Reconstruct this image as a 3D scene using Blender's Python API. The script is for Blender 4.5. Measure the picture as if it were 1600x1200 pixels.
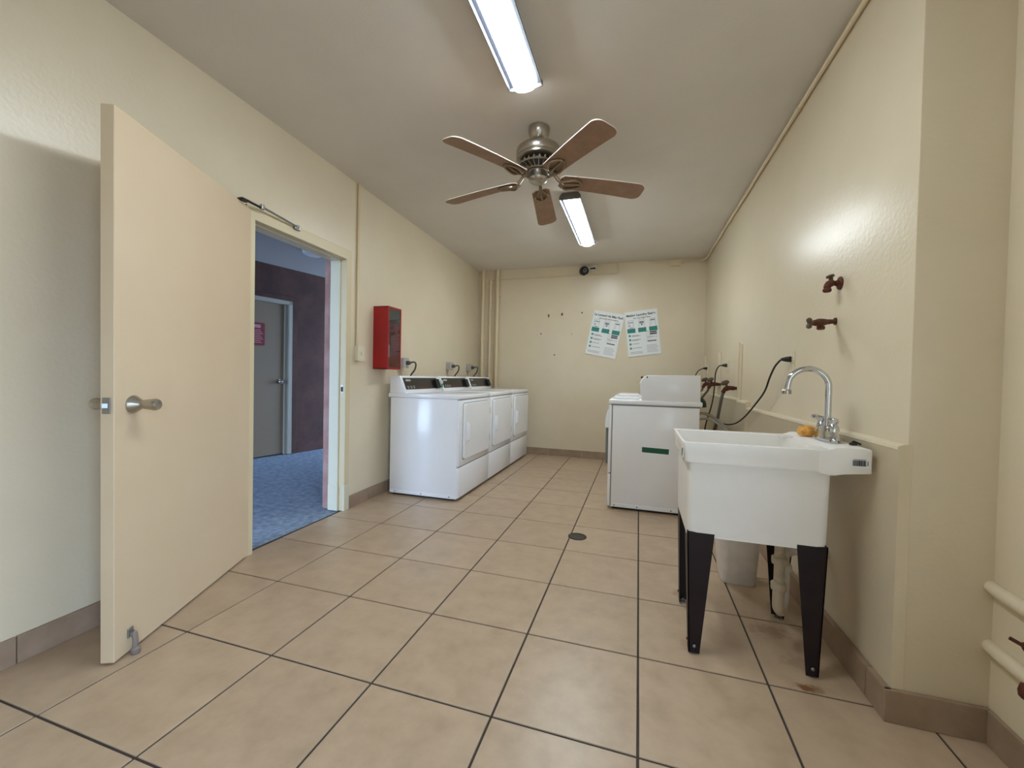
import bpy, bmesh, math, random
from mathutils import Vector, Matrix
random.seed(4)
S = bpy.context.scene
COL = S.collection
PI = math.pi
for o in list(bpy.data.objects): bpy.data.objects.remove(o)

# ------------------------------------------------------------------ camera
cam_d = bpy.data.cameras.new('camera'); cam = bpy.data.objects.new('camera', cam_d); COL.objects.link(cam)
R0 = Vector((0.95547, 0.29432, 0.02090)); R1 = Vector((-0.02537, 0.01136, 0.99961)); R2 = Vector((-0.29397, 0.95564, -0.01832))
cam.matrix_world = Matrix(((R0.x, R1.x, -R2.x, -0.024), (R0.y, R1.y, -R2.y, -1.664), (R0.z, R1.z, -R2.z, 1.080), (0, 0, 0, 1)))
cam_d.sensor_width = 36.0; cam_d.lens = 36.0 * 643.85 / 1600.0; cam_d.clip_start = 0.02; cam_d.clip_end = 200
S.camera = cam

# ------------------------------------------------------------------ world, exposure
W = bpy.data.worlds.new('overcast_sky'); S.world = W; W.use_nodes = True
bg = W.node_tree.nodes['Background']; bg.inputs[0].default_value = (0.55, 0.76, 1.06, 1); bg.inputs[1].default_value = 12.5
S.view_settings.view_transform = 'Standard'; S.view_settings.look = 'None'
S.view_settings.exposure = 0.0; S.view_settings.gamma = 1.0; S.view_settings.use_curve_mapping = False
LAMP_POWER = 51.0
S.cycles.max_bounces = 16; S.cycles.diffuse_bounces = 12; S.cycles.glossy_bounces = 6

# daylight openings, marked as portals for the sky (no light of their own)
def portal(name, loc, rot, sx, sy):
    d = bpy.data.lights.new(name, 'AREA'); d.shape = 'RECTANGLE'; d.size = sx; d.size_y = sy
    d.cycles.is_portal = True
    o = bpy.data.objects.new(name, d); o.location = loc; o.rotation_euler = rot; COL.objects.link(o)
portal('sky_portal_side_doorway', (1.10, -2.51, 1.05), (0, PI/2, 0), 2.1, 1.42)
portal('sky_portal_corridor_end', (-3.6, -3.9, 1.2), (PI/2, 0, 0), 2.6, 2.4)

# ------------------------------------------------------------------ helpers
def lin(c):
    c = c / 255.0
    return c / 12.92 if c <= 0.04045 else ((c + 0.055) / 1.055) ** 2.4
def rgb(r, g, b): return (lin(r), lin(g), lin(b), 1.0)

def mat(name, col, rough=0.5, metal=0.0, col2=None, nscale=6.0, bump=0.0, bscale=60.0, spec=0.5, coat=0.0, detail=4.0, jitter=0.0, thr=(0.35, 0.65), bdist=0.01, aniso=0.0):
    m = bpy.data.materials.new(name); m.use_nodes = True
    nt = m.node_tree; N = nt.nodes; L = nt.links
    b = N['Principled BSDF']
    b.inputs['Base Color'].default_value = col; b.inputs['Roughness'].default_value = rough
    b.inputs['Metallic'].default_value = metal; b.inputs['Specular IOR Level'].default_value = spec
    b.inputs['Coat Weight'].default_value = coat
    if aniso: b.inputs['Anisotropic'].default_value = aniso
    src = None
    if col2 is not None or bump:
        tc = N.new('ShaderNodeTexCoord'); co = tc.outputs['Object']
        if jitter:
            oi = N.new('ShaderNodeObjectInfo'); va = N.new('ShaderNodeVectorMath'); va.operation = 'ADD'
            mu = N.new('ShaderNodeVectorMath'); mu.operation = 'SCALE'; mu.inputs['Scale'].default_value = 17.0
            L.new(oi.outputs['Location'], mu.inputs[0]); L.new(co, va.inputs[0]); L.new(mu.outputs[0], va.inputs[1]); co = va.outputs[0]
    if col2 is not None:
        n = N.new('ShaderNodeTexNoise'); n.inputs['Scale'].default_value = nscale; n.inputs['Detail'].default_value = detail
        n.inputs['Roughness'].default_value = 0.6
        L.new(co, n.inputs['Vector'])
        r = N.new('ShaderNodeMapRange'); r.inputs[1].default_value = thr[0]; r.inputs[2].default_value = thr[1]
        L.new(n.outputs['Fac'], r.inputs[0])
        mx = N.new('ShaderNodeMix'); mx.data_type = 'RGBA'
        mx.inputs[6].default_value = col; mx.inputs[7].default_value = col2
        L.new(r.outputs[0], mx.inputs[0]); src = mx.outputs[2]
        if jitter:
            hs = N.new('ShaderNodeHueSaturation'); mr = N.new('ShaderNodeMapRange')
            mr.inputs[3].default_value = 1 - jitter; mr.inputs[4].default_value = 1 + jitter
            L.new(oi.outputs['Random'], mr.inputs[0]); L.new(mr.outputs[0], hs.inputs['Value']); L.new(src, hs.inputs['Color']); src = hs.outputs['Color']
        L.new(src, b.inputs['Base Color'])
    if bump:
        n2 = N.new('ShaderNodeTexNoise'); n2.inputs['Scale'].default_value = bscale; n2.inputs['Detail'].default_value = 3.0
        L.new(co, n2.inputs['Vector'])
        bp = N.new('ShaderNodeBump'); bp.inputs['Strength'].default_value = bump; bp.inputs['Distance'].default_value = bdist
        L.new(n2.outputs['Fac'], bp.inputs['Height']); L.new(bp.outputs[0], b.inputs['Normal'])
        if coat: L.new(bp.outputs[0], b.inputs['Coat Normal'])
    return m

def emis(name, col, strength):
    m = bpy.data.materials.new(name); m.use_nodes = True
    b = m.node_tree.nodes['Principled BSDF']
    b.inputs['Base Color'].default_value = (0.8, 0.8, 0.8, 1)
    b.inputs['Emission Color'].default_value = col; b.inputs['Emission Strength'].default_value = strength
    return m

class MB:
    """collects shapes into one mesh; origin o is subtracted so that world coordinates can be given"""
    def __init__(s, o=(0, 0, 0)):
        s.bm = bmesh.new(); s.o = Vector(o)
    def _merge(s, b2):
        me = bpy.data.meshes.new('tmp'); b2.to_mesh(me); b2.free(); s.bm.from_mesh(me); bpy.data.meshes.remove(me); return s
    def _v(s, p): return s.bm.verts.new(Vector(p) - s.o)
    def _f(s, vs):
        try: return s.bm.faces.new(vs)
        except ValueError: return None
    def box(s, a, b, bev=0.0, seg=1):
        b2 = bmesh.new()
        vs = [b2.verts.new(Vector((x, y, z)) - s.o) for x in (a[0], b[0]) for y in (a[1], b[1]) for z in (a[2], b[2])]
        for f in ((0, 1, 3, 2), (4, 6, 7, 5), (0, 4, 5, 1), (2, 3, 7, 6), (0, 2, 6, 4), (1, 5, 7, 3)): b2.faces.new([vs[i] for i in f])
        if bev: bmesh.ops.bevel(b2, geom=b2.edges[:], offset=bev, segments=seg, profile=0.5, affect='EDGES', clamp_overlap=True)
        bmesh.ops.recalc_face_normals(b2, faces=b2.faces[:])
        return s._merge(b2)
    def prism(s, pts, d, bev=0.0, seg=1):
        """polygon pts (3D) extruded by vector d"""
        b2 = bmesh.new(); d = Vector(d)
        A = [b2.verts.new(Vector(p) - s.o) for p in pts]; B = [b2.verts.new(Vector(p) - s.o + d) for p in pts]
        n = len(A); b2.faces.new(A); b2.faces.new(B[::-1])
        for i in range(n): b2.faces.new([A[i], B[i], B[(i+1) % n], A[(i+1) % n]])
        if bev: bmesh.ops.bevel(b2, geom=b2.edges[:], offset=bev, segments=seg, profile=0.5, affect='EDGES', clamp_overlap=True)
        bmesh.ops.recalc_face_normals(b2, faces=b2.faces[:])
        return s._merge(b2)
    def lathe(s, prof, c, ax=(0, 0, 1), n=24):
        """profile of (radius, height) about axis ax through c"""
        ax = Vector(ax).normalized(); u = ax.orthogonal().normalized(); v = ax.cross(u); c = Vector(c)
        b2 = bmesh.new(); rings = []
        for r, h in prof:
            if r < 1e-6: rings.append([b2.verts.new(c + ax*h - s.o)])
            else: rings.append([b2.verts.new(c + ax*h + (u*math.cos(2*PI*i/n) + v*math.sin(2*PI*i/n))*r - s.o) for i in range(n)])
        for a, b in zip(rings, rings[1:]):
            for i in range(n):
                j = (i+1) % n
                f = [a[i % len(a)], a[j % len(a)], b[j % len(b)], b[i % len(b)]]
                g = []
                for q in f:
                    if q not in g: g.append(q)
                if len(g) > 2: b2.faces.new(g)
        for r in (rings[0], rings[-1]):
            if len(r) > 2: b2.faces.new(r)
        bmesh.ops.recalc_face_normals(b2, faces=b2.faces[:])
        return s._merge(b2)
    def cyl(s, a, b, r, r2=None, n=16):
        a = Vector(a); b = Vector(b)
        return s.lathe([(r, 0), (r if r2 is None else r2, (b-a).length)], a, b-a, n)
    def tube(s, pts, r, n=10, smooth=0):
        P = [Vector(p) for p in pts]
        if smooth:
            Q = []
            for i in range(len(P)-1):
                p0 = P[max(i-1, 0)]; p1 = P[i]; p2 = P[i+1]; p3 = P[min(i+2, len(P)-1)]
                for k in range(smooth):
                    t = k/smooth
                    Q.append(0.5*((2*p1) + (p2-p0)*t + (2*p0-5*p1+4*p2-p3)*t*t + (3*p1-p0-3*p2+p3)*t**3))
            Q.append(P[-1]); P = Q
        b2 = bmesh.new(); rings = []; u = None
        for i, p in enumerate(P):
            t = (P[min(i+1, len(P)-1)] - P[max(i-1, 0)]).normalized()
            if u is None: u = t.orthogonal().normalized()
            u = (u - t*u.dot(t)).normalized(); v = t.cross(u)
            rr = r[i*(len(r)-1)//max(1, len(P)-1)] if isinstance(r, (list, tuple)) else r
            rings.append([b2.verts.new(p + (u*math.cos(2*PI*k/n) + v*math.sin(2*PI*k/n))*rr - s.o) for k in range(n)])
        for a, b in zip(rings, rings[1:]):
            for k in range(n): b2.faces.new([a[k], a[(k+1) % n], b[(k+1) % n], b[k]])
        b2.faces.new(rings[0][::-1]); b2.faces.new(rings[-1])
        bmesh.ops.recalc_face_normals(b2, faces=b2.faces[:])
        return s._merge(b2)
    def loft(s, loops, caps=(True, True)):
        b2 = bmesh.new(); rs = [[b2.verts.new(Vector(p) - s.o) for p in l] for l in loops]
        n = len(rs[0])
        for a, b in zip(rs, rs[1:]):
            for k in range(n): b2.faces.new([a[k], a[(k+1) % n], b[(k+1) % n], b[k]])
        if caps[0]: b2.faces.new(rs[0][::-1])
        if caps[1]: b2.faces.new(rs[-1])
        bmesh.ops.recalc_face_normals(b2, faces=b2.faces[:])
        return s._merge(b2)
    def build(s, name, m, parent=None, smooth=True, xform=None, angle=35):
        if xform is not None: s.bm.transform(xform)
        me = bpy.data.meshes.new(name); s.bm.to_mesh(me); s.bm.free()
        for mm in (m if isinstance(m, (list, tuple)) else [m]): me.materials.append(mm)
        o = bpy.data.objects.new(name, me); COL.objects.link(o)
        if parent: o.parent = parent
        else: o.location = s.o
        if smooth:
            me.polygons.foreach_set('use_smooth', [True]*len(me.polygons))
            try: me.set_sharp_from_angle(angle=math.radians(angle))
            except Exception: pass
        return o

def rr(x0, x1, y0, y1, z, r, n=4):
    """rounded rectangle loop"""
    out = []
    for cx, cy, a in ((x1-r, y1-r, 0), (x0+r, y1-r, 90), (x0+r, y0+r, 180), (x1-r, y0+r, 270)):
        for k in range(n+1):
            t = math.radians(a + 90*k/n); out.append((cx + r*math.cos(t), cy + r*math.sin(t), z))
    return out

def tag(o, label=None, cat=None, group=None, kind=None):
    if label: o['label'] = label
    if cat: o['category'] = cat
    if group: o['group'] = group
    if kind: o['kind'] = kind
    return o
def thing(name, loc, label, cat, group=None, rot=(0, 0, 0), kind=None):
    o = bpy.data.objects.new(name, None); o.empty_display_size = 0.1; COL.objects.link(o)
    o.location = loc; o.rotation_euler = rot
    return tag(o, label, cat, group, kind)
def dup(root, loc, label, group=None, skip=()):
    def cp(o, par):
        c = o.copy(); COL.objects.link(c)
        if par: c.parent = par
        for ch in o.children:
            if ch.name.split('.')[0] not in skip: cp(ch, c)
        return c
    r = cp(root, None); r.location = loc; r['label'] = label
    if group: r['group'] = group
    return r
def text(name, body, size, loc, m, parent, align='CENTER', rot=(0, 0, 0), bold=0.0):
    c = bpy.data.curves.new(name, 'FONT'); c.body = body; c.size = size; c.align_x = align; c.align_y = 'CENTER'
    c.offset = bold; c.extrude = 0.0002
    t = bpy.data.objects.new(name, c); COL.objects.link(t)
    dg = bpy.context.evaluated_depsgraph_get()
    me = bpy.data.meshes.new_from_object(t.evaluated_get(dg))
    bpy.data.objects.remove(t); bpy.data.curves.remove(c)
    me.materials.clear(); me.materials.append(m); me.name = name
    o = bpy.data.objects.new(name, me); COL.objects.link(o); o.parent = parent; o.location = loc; o.rotation_euler = rot
    return o

# ------------------------------------------------------------------ materials
CREAM = rgb(218, 206, 181)
M = {}
M['wall'] = mat('cream_gloss_wall_paint', CREAM, 0.30, col2=rgb(213, 200, 174), nscale=1.6, bump=0.25, bscale=60, spec=0.5, bdist=0.004)
M['ceiling'] = mat('dull_white_ceiling_paint', rgb(217, 211, 203), 0.85, col2=rgb(210, 204, 195), nscale=1.2, bump=0.25, bscale=110, bdist=0.003)
M['grout'] = mat('dark_brown_grout', rgb(60, 50, 45), 0.9, col2=rgb(76, 66, 60), nscale=8)
M['tile'] = mat('beige_mottled_ceramic', rgb(188, 165, 140), 0.34, col2=rgb(170, 148, 123), nscale=9, detail=8, jitter=0.035, bump=0.05, bscale=25, bdist=0.002, thr=(0.3, 0.7))
M['base'] = mat('brown_ceramic_baseboard', rgb(160, 138, 117), 0.4, col2=rgb(144, 122, 102), nscale=9, jitter=0.05)
M['door'] = mat('cream_door_paint', rgb(214, 194, 164), 0.45, col2=rgb(209, 188, 157), nscale=1.5, bump=0.04, bscale=40, bdist=0.002)
M['frame'] = mat('cream_frame_paint', rgb(208, 194, 160), 0.4, bump=0.1, bscale=60, bdist=0.002)
M['jamb'] = mat('offwhite_jamb_paint', rgb(208, 204, 184), 0.4, bump=0.1, bscale=60, bdist=0.002)
M['pink'] = mat('faded_red_stucco', rgb(172, 140, 134), 0.9, col2=rgb(148, 112, 108), nscale=5, bump=0.3, bscale=90)
M['redwall'] = mat('dark_red_stucco', rgb(82, 54, 48), 0.9, col2=rgb(64, 42, 38), nscale=4, bump=0.4, bscale=60)
M['concrete'] = mat('painted_blue_grey_concrete', rgb(146, 162, 182), 0.75, col2=rgb(106, 124, 148), nscale=22, detail=10, bump=0.2, bscale=120, bdist=0.003)
M['corrceil'] = mat('grey_corridor_ceiling_paint', rgb(160, 154, 150), 0.9)
M['greydoor'] = mat('grey_door_paint', rgb(122, 106, 86), 0.5)
M['dimframe'] = mat('dull_grey_door_frame', rgb(150, 146, 134), 0.5)
M['white'] = mat('white_enamel', rgb(238, 240, 244), 0.16, spec=0.5, col2=rgb(233, 235, 240), nscale=2.0)
M['whiteseam'] = mat('grey_seam', rgb(120, 122, 126), 0.6)
M['blackplastic'] = mat('black_panel_plastic', rgb(28, 25, 25), 0.3, col2=rgb(36, 30, 29), nscale=10)
M['black'] = mat('black_rubber', rgb(18, 17, 17), 0.55)
M['grey'] = mat('grey_steel', rgb(150, 150, 150), 0.35, metal=0.9)
M['nickel'] = mat('brushed_nickel', rgb(178, 172, 162), 0.28, metal=1.0, bump=0.05, bscale=200, bdist=0.001)
M['chrome'] = mat('chrome', rgb(205, 208, 212), 0.08, metal=1.0)
M['darkgap'] = mat('dark_vent_metal', rgb(30, 26, 22), 0.5)
M['blade'] = mat('brown_fan_blade', rgb(152, 119, 92), 0.5, col2=rgb(138, 106, 80), nscale=12)
M['bladeedge'] = mat('pale_lit_blade_edge', rgb(222, 212, 202), 0.8)  # lamplight on the blade edges, put into their colour
M['iron'] = mat('bronze_blade_iron', rgb(140, 122, 100), 0.35, metal=0.8)
M['red'] = mat('red_cabinet_enamel', rgb(160, 14, 16), 0.4, col2=rgb(146, 10, 12), nscale=3)
M['redshine'] = mat('red_extinguisher_enamel', rgb(150, 16, 18), 0.25)
M['cabin'] = mat('grey_cabinet_lining', rgb(205, 207, 207), 0.6)
M['sink'] = mat('offwhite_sink_plastic', rgb(236, 234, 230), 0.42, col2=rgb(229, 226, 221), nscale=3, bump=0.06, bscale=30, bdist=0.002)
M['leg'] = mat('black_leg_steel', rgb(24, 14, 14), 0.45, col2=rgb(32, 18, 18), nscale=8, spec=0.25)
M['pvc'] = mat('dirty_white_pvc', rgb(206, 196, 178), 0.45, col2=rgb(176, 160, 136), nscale=14, thr=(0.5, 0.75))
M['bin'] = mat('white_bin_plastic', rgb(234, 230, 228), 0.45, col2=rgb(216, 212, 212), nscale=7)
M['sponge'] = mat('orange_yellow_sponge', rgb(238, 184, 96), 0.95, col2=rgb(208, 140, 58), nscale=40, bump=0.8, bscale=90, bdist=0.006)
M['rust'] = mat('rusty_brass', rgb(112, 62, 44), 0.7, metal=0.35, col2=rgb(76, 40, 30), nscale=30, bump=0.5, bscale=120, bdist=0.003)
M['bluevalve'] = mat('tarnished_handle', rgb(96, 78, 62), 0.6, metal=0.3, col2=rgb(70, 54, 44), nscale=30)
M['pipe'] = mat('cream_pipe_paint', rgb(214, 198, 164), 0.42, bump=0.15, bscale=60, bdist=0.002)
M['plate'] = mat('ivory_plastic', rgb(216, 206, 182), 0.4)
M['boxgrey'] = mat('grey_outlet_box', rgb(176, 172, 166), 0.5)
M['cordgrey'] = mat('grey_cord_rubber', rgb(74, 72, 72), 0.5)
M['hosegrey'] = mat('grey_braided_hose', rgb(112, 110, 106), 0.5, bump=0.4, bscale=200, bdist=0.002)
M['hosewhite'] = mat('pale_drain_hose', rgb(168, 164, 154), 0.55)
M['green'] = mat('dark_green_label', rgb(10, 84, 62), 0.5)
M['greenhose'] = mat('dark_green_fitting', rgb(20, 62, 50), 0.4)
M['paper'] = mat('white_poster_board', rgb(226, 230, 230), 0.5)
M['teal'] = mat('teal_ink', rgb(38, 128, 116), 0.6)
M['ink'] = mat('dark_ink', rgb(44, 44, 50), 0.6)
M['greyink'] = mat('grey_ink', rgb(128, 132, 138), 0.6)
M['signred'] = mat('red_sign', rgb(112, 12, 28), 0.5)
M['signwhite'] = mat('sign_white', rgb(170, 130, 134), 0.6)
M['orangeink'] = mat('orange_red_print', rgb(120, 52, 36), 0.6)
M['tape'] = mat('white_green_card', rgb(190, 205, 198), 0.5)
M['tape2'] = mat('green_card_band', rgb(36, 120, 92), 0.5)
M['domedark'] = mat('smoked_dome', rgb(24, 24, 28), 0.12)
M['lampglow'] = emis('fluorescent_diffuser', (0.89, 0.985, 1.03, 1), LAMP_POWER)
M['lampwhite'] = mat('white_lamp_housing', rgb(222, 226, 230), 0.35)
M['lampside'] = mat('grey_lamp_wing', rgb(48, 50, 58), 0.35)
M['lampdark'] = mat('backlit_lamp_end_plate', rgb(92, 90, 86), 0.5)  # dark of the backlit end plates, put into their colour
M['ground'] = mat('asphalt', rgb(120, 122, 122), 0.9, col2=rgb(105, 106, 106), nscale=3)
M['rubbergrey'] = mat('grey_rubber', rgb(128, 118, 112), 0.6)

def glass(name, tint, rough, alpha):
    m = bpy.data.materials.new(name); m.use_nodes = True; nt = m.node_tree; N = nt.nodes
    for n in list(N): N.remove(n)
    o = N.new('ShaderNodeOutputMaterial'); mx = N.new('ShaderNodeMixShader'); t = N.new('ShaderNodeBsdfTransparent'); g = N.new('ShaderNodeBsdfGlossy')
    t.inputs[0].default_value = tint; g.inputs['Roughness'].default_value = rough
    lw_ = N.new('ShaderNodeLayerWeight'); lw_.inputs[0].default_value = 0.5; fr = N.new('ShaderNodeMath'); fr.operation = 'POWER'; fr.inputs[1].default_value = 4.0; nt.links.new(lw_.outputs['Facing'], fr.inputs[0])
    ad = N.new('ShaderNodeMath'); ad.operation = 'ADD'; ad.inputs[1].default_value = alpha
    nt.links.new(fr.outputs[0], ad.inputs[0]); nt.links.new(ad.outputs[0], mx.inputs[0])
    nt.links.new(t.outputs[0], mx.inputs[1]); nt.links.new(g.outputs[0], mx.inputs[2]); nt.links.new(mx.outputs[0], o.inputs[0])
    return m
M['glass'] = glass('clear_pane', (0.9, 0.93, 0.93, 1), 0.03, 0.03)

# rust marks that belong to the floor (under the sink feet), added into the tile colour
def add_stains(m, spots, col):
    nt = m.node_tree; N = nt.nodes; L = nt.links; b = N['Principled BSDF']
    geo = N.new('ShaderNodeNewGeometry'); src = b.inputs['Base Color'].links[0].from_socket
    nz = N.new('ShaderNodeTexNoise'); nz.inputs['Scale'].default_value = 35; L.new(geo.outputs['Position'], nz.inputs['Vector'])
    for (x, y, sx, sy, k) in spots:
        mp = N.new('ShaderNodeMapping'); mp.vector_type = 'TEXTURE'; mp.inputs['Location'].default_value = (x, y, 0); mp.inputs['Scale'].default_value = (sx, sy, 1)
        L.new(geo.outputs['Position'], mp.inputs[0])
        ln = N.new('ShaderNodeVectorMath'); ln.operation = 'LENGTH'; L.new(mp.outputs[0], ln.inputs[0])
        ad = N.new('ShaderNodeMath'); ad.operation = 'MULTIPLY_ADD'; ad.inputs[1].default_value = 1.6; L.new(nz.outputs['Fac'], ad.inputs[0]); L.new(ln.outputs['Value'], ad.inputs[2])
        r = N.new('ShaderNodeMapRange'); r.inputs[1].default_value = 1.15; r.inputs[2].default_value = 1.75; r.inputs[3].default_value = k; r.inputs[4].default_value = 0
        L.new(ad.outputs[0], r.inputs[0])
        mx = N.new('ShaderNodeMix'); mx.data_type = 'RGBA'; mx.inputs[7].default_value = col
        L.new(r.outputs[0], mx.inputs[0]); L.new(src, mx.inputs[6]); src = mx.outputs[2]
    L.new(src, b.inputs['Base Color'])
add_stains(M['tile'], [(0.575, 0.025, 0.05, 0.025, 0.9), (0.60, 0.16, 0.09, 0.07, 0.3), (0.205, 0.56, 0.05, 0.06, 0.35), (0.55, 0.36, 0.10, 0.07, 0.4), (0.19, 0.14, 0.05, 0.05, 0.22)], rgb(112, 66, 26))

# ------------------------------------------------------------------ room shell
T = 0.445; H = 2.599
def LX(y): return -2.1857 - 0.0273*y
def RX(y): return 0.7956 - 0.01457*y
def BY(x): return 3.9235 - 0.0138*x
YR = -3.3; XW = 1.018; YC = -0.05      # rear wall, wider part of the right wall, its corner

# floor: grout bed with single tiles laid on it
fl = MB(); fl.box((-2.247, YR-0.15, -0.10), (1.20, 4.1, -0.004))
floor = tag(fl.build('floor', M['grout'], smooth=False), 'beige ceramic tile floor with dark grout lines', 'floor', kind='structure')
for i in range(-5, 3):
    for j in range(-8, 9):
        x0, x1, y0, y1 = i*T, (i+1)*T, j*T, (j+1)*T
        x0 = max(x0, LX((y0+y1)/2) - 0.03 if i == -5 else x0); 
        if i == -5: x0 = max(x0, -2.245)
        x1 = min(x1, 1.06 if y0 < -0.06 else 0.82); y1 = min(y1, 4.0); y0 = max(y0, YR - 0.1)
        if x1 - x0 < 0.02 or y1 - y0 < 0.02: continue
        g = 0.0040
        o3 = ((x0+x1)/2, (y0+y1)/2, 0)
        t = MB(o3)
        t.box((x0+g, y0+g, -0.006), (x1-g, y1-g, random.uniform(-0.0004, 0.0)), 0.0012)
        ob = t.build('floor_tile', M['tile'], floor, smooth=False); ob.location = o3

def wallx(mb, y0, y1, z0, z1, th=0.175):
    mb.prism([(LX(y0), y0, z0), (LX(y1), y1, z0), (LX(y1)-th, y1, z0), (LX(y0)-th, y0, z0)], (0, 0, z1-z0))
DY0, DY1, DZ = 0.165, 1.045, 1.985         # door opening
wl = MB(); wallx(wl, YR, DY0, 0, H); wallx(wl, DY1, 4.05, 0, H); wallx(wl, DY0, DY1, DZ, H)
wall_left = wl.build('wall_left', [M['wall'], M['pink']], smooth=False)
for p in wall_left.data.polygons:
    if p.normal.x < -0.5: p.material_index = 1
tag(wall_left, 'cream painted wall with the open doorway', 'wall', kind='structure')
wb = MB(); wb.prism([(-2.35, BY(-2.35), 0), (0.90, BY(0.9), 0), (0.90, 4.1, 0), (-2.35, 4.1, 0)], (0, 0, H))
tag(wb.build('wall_back', M['wall'], smooth=False), 'cream painted end wall behind the posters', 'wall', kind='structure')
wr = MB()
wr.prism([(RX(YC), YC, 0), (RX(4.05), 4.05, 0), (1.2, 4.05, 0), (1.2, YC, 0)], (0, 0, H), 0.006, 2)
wr.box((XW, -1.80, 0), (1.2, YC+0.02, H)); wr.box((XW, YR, 0), (1.2, -3.22, H)); wr.box((XW, -3.22, 2.1), (1.2, -1.80, H))
# thicker lower wall with a rounded ledge on top
def ledge(y0, y1, th, zt):
    pts = [(RX(y0)-th, 0), (RX(y0)-th, zt-0.02), (RX(y0)-th-0.006, zt-0.012), (RX(y0)-th-0.004, zt-0.002), (RX(y0)-th+0.008, zt+0.003), (RX(y0)+0.01, zt+0.006), (RX(y0)+0.01, 0)]
    wr.prism([(x, y0, z) for x, z in pts], (RX(y1)-RX(y0), y1-y0, 0))
ledge(YC-0.001, 1.78, 0.022, 0.885)
ledge(1.76, 2.02, 0.034, 0.925)
ledge(2.02, 3.96, 0.02, 0.935)
tag(wr.build('wall_right', M['wall'], smooth=True, angle=40), 'cream glossy wall with a low ledge behind the sink and washers', 'wall', kind='structure')
wrr = MB()
wrr.box((-2.4, YR-0.15, 0), (1.2, YR, H))
tag(wrr.build('wall_rear', M['wall'], smooth=False), 'cream wall behind the viewer', 'wall', kind='structure')
cl = MB(); cl.box((-2.36, YR-0.15, H), (1.2, 4.1, H+0.12))
tag(cl.build('ceiling', M['ceiling'], smooth=False), 'flat dull white ceiling holding fan and two lights', 'ceiling', kind='structure')

# tile baseboards, one object per tile
def baseboard(name, p0, p1, h, th, side, label, off=0.0, L0=0.445):
    root = tag(bpy.data.objects.new(name, None), label, 'baseboard', kind='structure'); COL.objects.link(root)
    p0 = Vector((p0[0], p0[1], 0)); p1 = Vector((p1[0], p1[1], 0)); d = (p1-p0); L = d.length; d.normalize(); n = Vector((d.y, -d.x, 0))*side
    s = 0.0; nx = off if off else L0
    while s < L - 0.01:
        e = min(nx, L); c = p0 + d*(s+e)/2
        t = MB(c); a = p0+d*(s+0.0015); b = p0+d*(e-0.0015); k = th + random.uniform(-0.0008, 0.0008)
        t.prism([a, b, b+n*k, a+n*k], (0, 0, h), 0.0015)
        ob = t.build('baseboard_tile', M['base'], root, smooth=False); ob.location = c
        s = e; nx = e + L0
    return root
baseboard('baseboard_left', (LX(YR), YR), (LX(0.10), 0.10), 0.10, 0.012, 1, 'brown tile baseboard behind the open door', 0.3)
baseboard('baseboard_left.001', (LX(1.07), 1.07), (LX(3.93), 3.93), 0.10, 0.012, 1, 'brown tile baseboard between doorway and dryers', 0.27)
baseboard('baseboard_back', (-2.28, BY(-2.28)), (0.73, BY(0.73)), 0.095, 0.012, 1, 'brown tile baseboard along the end wall', 0.2)
baseboard('baseboard_right', (RX(YC)-0.022, YC-0.012), (RX(3.9)-0.022, 3.9), 0.105, 0.022, -1, 'brown tile baseboard under the sink wall', 0.11)
baseboard('baseboard_right.001', (RX(YC)-0.045, YC), (XW, YC), 0.105, 0.014, 1, 'dark brown tile baseboard on the short return wall', 0.3)
baseboard('baseboard_right.002', (XW, -1.80), (XW, YC-0.015), 0.105, 0.014, -1, 'brown tile baseboard at the near right wall', 0.2)

# corridor outside the doorway
CO = Vector((-4.50, 2.219, 0)); CD = Vector((0.22, 0.9755, 0)); CN = Vector((0.9755, -0.22, 0))   # far corridor wall
def cw(s, n, z): return CO + CD*s + CN*n + Vector((0, 0, z))
co = MB(); co.box((-7.5, -4.2, -0.12), (-2.245, 8.5, -0.006))
tag(co.build('floor_corridor', M['concrete'], smooth=False), 'blue grey painted concrete corridor floor outside the doorway', 'floor', kind='structure')
D0, D1, DH = -0.44, 0.47, 2.0      # far door opening along the wall
cwm = MB()
for a, b, z0, z1 in ((-6.2, D0, 0, 2.42), (D1, 6.0, 0, 2.42), (D0, D1, DH, 2.42)):
    cwm.prism([cw(a, 0, z0), cw(b, 0, z0), cw(b, -0.15, z0), cw(a, -0.15, z0)], (0, 0, z1-z0))
cwm.prism([cw(-6.2, -0.14, -0.05), cw(6.0, -0.14, -0.05), cw(6.0, -0.24, -0.05), cw(-6.2, -0.24, -0.05)], (0, 0, 2.47))  # unseen backing slab, added to stop light leaking in under the far door
tag(cwm.build('wall_corridor', M['redwall'], smooth=False), 'dark red stucco wall across the corridor', 'wall', kind='structure')
cc = MB(); cc.prism([(-6.6, -4.0, 2.42), (-2.37, -4.0, 2.42), (-2.37, 8.3, 2.42), (-3.2, 8.3, 2.42)], (0, 0, 0.15))
tag(cc.build('ceiling_corridor', M['corrceil'], smooth=False), 'flat grey corridor ceiling outside the doorway', 'ceiling', kind='structure')
cdoor = tag(bpy.data.objects.new('door_2', None), 'dull grey door with a red sign across the corridor', 'door', kind='structure'); COL.objects.link(cdoor)
cdoor.location = cw(D0, 0, 0); cdoor.rotation_euler = (0, 0, math.atan2(CD.y, CD.x))
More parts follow.
